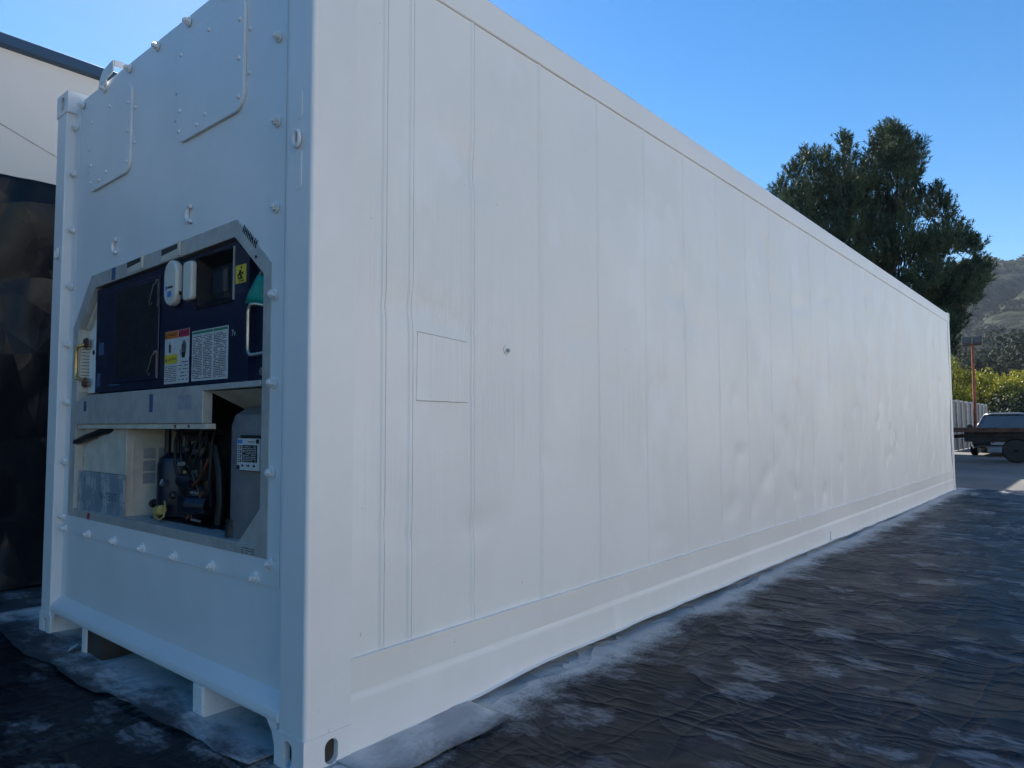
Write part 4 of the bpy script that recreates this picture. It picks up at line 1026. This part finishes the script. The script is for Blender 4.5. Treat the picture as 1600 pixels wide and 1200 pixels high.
obj("axle", MB().cyl((22.62,.02,.39),(24.2,.02,.39),.05).cyl((22.62,-.98,.39),(24.2,-.98,.39),.05), MAT['darkmetal'], tr_)
mb = MB(); mb.prism([(.55,.52),(.45,.80),(-1.40,.80),(-1.50,.52),(-1.40,.74),(.42,.74)], 'x', 22.45, 22.8); obj("mudguard", mb, MAT['darkmetal'], tr_, fixn=True)

def car(x0, yc):
    t = thing("parked_car", (x0+2.1,yc,0), "grey car with a dark windscreen parked behind the rusty trailer", "car")
    body = simple("grey_car_paint", (.15,.16,.175), .25, .3, .04, 3); glass = simple("tinted_glass",(.015,.025,.04),.08,0,.1,2)
    # lower body lofted along x: (x, half width, z bottom, z belt)
    st = [(0,.62,.32,.52),(.06,.78,.26,.66),(.35,.85,.22,.76),(1.05,.88,.20,.86),(1.35,.89,.20,.90),(3.2,.89,.20,.93),(4.1,.84,.24,.92),(4.3,.72,.32,.80)]
    mb = MB(); rings = []
    for (x,hw,zb,zt) in st:
        rings.append([(x0+x,yc-hw*.92,zb),(x0+x,yc-hw,zb+.15),(x0+x,yc-hw,zt-.16),(x0+x,yc-hw*.93,zt-.03),(x0+x,yc-hw*.7,zt),(x0+x,yc,zt+.03),(x0+x,yc+hw*.7,zt),(x0+x,yc+hw*.93,zt-.03),(x0+x,yc+hw,zt-.16),(x0+x,yc+hw,zb+.15),(x0+x,yc+hw*.92,zb)])
    m = 11; vs = [p for r in rings for p in r]
    mb.add(vs, [(i*m+k,i*m+k+1,(i+1)*m+k+1,(i+1)*m+k) for i in range(len(st)-1) for k in range(m-1)]+[tuple(range(m)),tuple(range(len(vs)-1,len(vs)-m-1,-1))], True)
    obj("body", mb, body, t, fixn=True)
    # cabin: roof on pillars, with glass between
    A = [(1.30,.80,.90),(1.98,.62,1.36),(2.35,.61,1.405),(3.1,.61,1.40),(3.55,.64,1.32),(4.0,.74,.94)]
    mb = MB(); roof = A[1:5]
    vs = [(x0+x,yc+s*hw,z) for x,hw,z in roof for s in (-1,-.6,.6,1)]
    vs = [(v[0],v[1],v[2]+(.025 if abs(v[1]-yc) < .45 else 0)) for v in vs]
    mb.add(vs, [(i*4+k,i*4+k+1,(i+1)*4+k+1,(i+1)*4+k) for i in range(3) for k in range(3)], True)
    for s in (-1,1):
        mb.tube([(x0+1.28,yc+s*.80,.88),(x0+1.98,yc+s*.625,1.365)], .03, 6)
        mb.tube([(x0+4.0,yc+s*.75,.93),(x0+3.55,yc+s*.64,1.32)], .045, 6); mb.tube([(x0+2.7,yc+s*.85,.92),(x0+2.7,yc+s*.625,1.395)], .035, 6)
        mb.tube([(x0+1.98,yc+s*.625,1.365),(x0+2.35,yc+s*.618,1.41),(x0+3.1,yc+s*.618,1.405),(x0+3.55,yc+s*.645,1.325)], .03, 6)
    r = obj("roof", mb, body, t); r.modifiers.new("thickness",'SOLIDIFY').thickness = .03
    mb = MB(); mb.add([(x0+1.28,yc-.78,.90),(x0+1.28,yc+.78,.90),(x0+1.965,yc+.61,1.36),(x0+1.965,yc-.61,1.36)], [(0,1,2,3)]); ws_ = obj("windscreen", mb, glass, t)
    mb = MB(); mb.tube([(x0+1.24,yc+.6,.915),(x0+1.27,yc+.05,.925)], .012, 5); mb.tube([(x0+1.24,yc-.02,.915),(x0+1.27,yc-.55,.925)], .012, 5); obj("wiper", mb, MAT['black'], ws_)
    mb = MB()
    for s in (-1,1): mb.add([(x0+1.36,yc+s*.835,.90),(x0+3.9,yc+s*.80,.93),(x0+3.5,yc+s*.655,1.30),(x0+2.0,yc+s*.64,1.35)], [(0,1,2,3)])
    obj("side_glass", mb, glass, t)
    mb = MB(); mb.add([(x0+4.02,yc-.72,.94),(x0+4.02,yc+.72,.94),(x0+3.57,yc+.62,1.31),(x0+3.57,yc-.62,1.31)], [(0,1,2,3)]); obj("rear_window", mb, glass, t)
    for s in (-1,1):
        mb = MB(); mb.lathe((x0+1.5,yc+s*1.0,.97), [(.02,-.06),(.08,-.04),(.09,.02),(.06,.06)], 12, 'x'); mb.tube([(x0+1.52,yc+s*.95,.95),(x0+1.55,yc+s*.84,.93)], .02, 6); obj("wing_mirror", mb, MAT['black'], t)
        mb = MB(); mb.prism([(yc+s*.50,.56),(yc+s*.78,.58),(yc+s*.76,.70),(yc+s*.52,.67)], 'x', x0+.02, x0+.07); obj("headlight", mb, simple("lamp_lens",(.5,.52,.55),.1), t, fixn=True)
    mb = MB(); mb.box(x0-.012,x0+.02,yc-.45,yc+.45,.54,.63); obj("grille", mb, MAT['ink'], t)
    mb = MB(); mb.box(x0-.05,x0+.08,yc-.74,yc+.74,.36,.50); bp = obj("bumper", mb, MAT['darkmetal'], t, bevel=.03)
    obj("number_plate", MB().box(x0-.062,x0-.052,yc-.24,yc+.24,.38,.48), MAT['paperw'], bp)
    for x in (.85,3.35):
        for s in (-1,1): wheel(t, (x0+x,yc+s*.80,.31), .31, .19, 'y')
car(26.6, .78)
# unseen white building, added to bounce sunlight onto the container's long side
ob = thing("warehouse", (12,-22,0), "sunlit white warehouse across the yard facing the container's long side", "warehouse")
obj("wall", MB().box(-6,45,-34,-16,0,7.0), simple("bounce_wall_paint",(.76,.71,.64),.8,0,.05,1), ob)
mb = MB()
for x in (0,9,18,27,36): mb.box(x,x+4,-15.995,-15.95,.02,4.2)
obj("roller_door", mb, simple("roller_door_paint",(.55,.55,.54),.6,0,.05,2), ob)
obj("roof_trim", MB().box(-6.1,45.1,-34.1,-15.9,7.005,7.25), MAT['alu'], ob)

# ------------------------------------------------------------------ the air
hz = bpy.data.materials.new("thin_air"); hz.use_nodes = True; ht = hz.node_tree
ht.nodes.remove(ht.nodes["Principled BSDF"]); pv = ht.nodes.new("ShaderNodeVolumePrincipled")
pv.inputs["Density"].default_value = .00015; pv.inputs["Color"].default_value = (.72,.84,1.0,1); pv.inputs["Anisotropy"].default_value = .2
ht.links.new(pv.outputs[0], ht.nodes["Material Output"].inputs["Volume"])
hb = obj("haze", MB().box(-60,1640,-700,1500,-3.5,330), hz); tag(hb, "thin pale haze between the yard and the hill", "haze", kind="stuff")
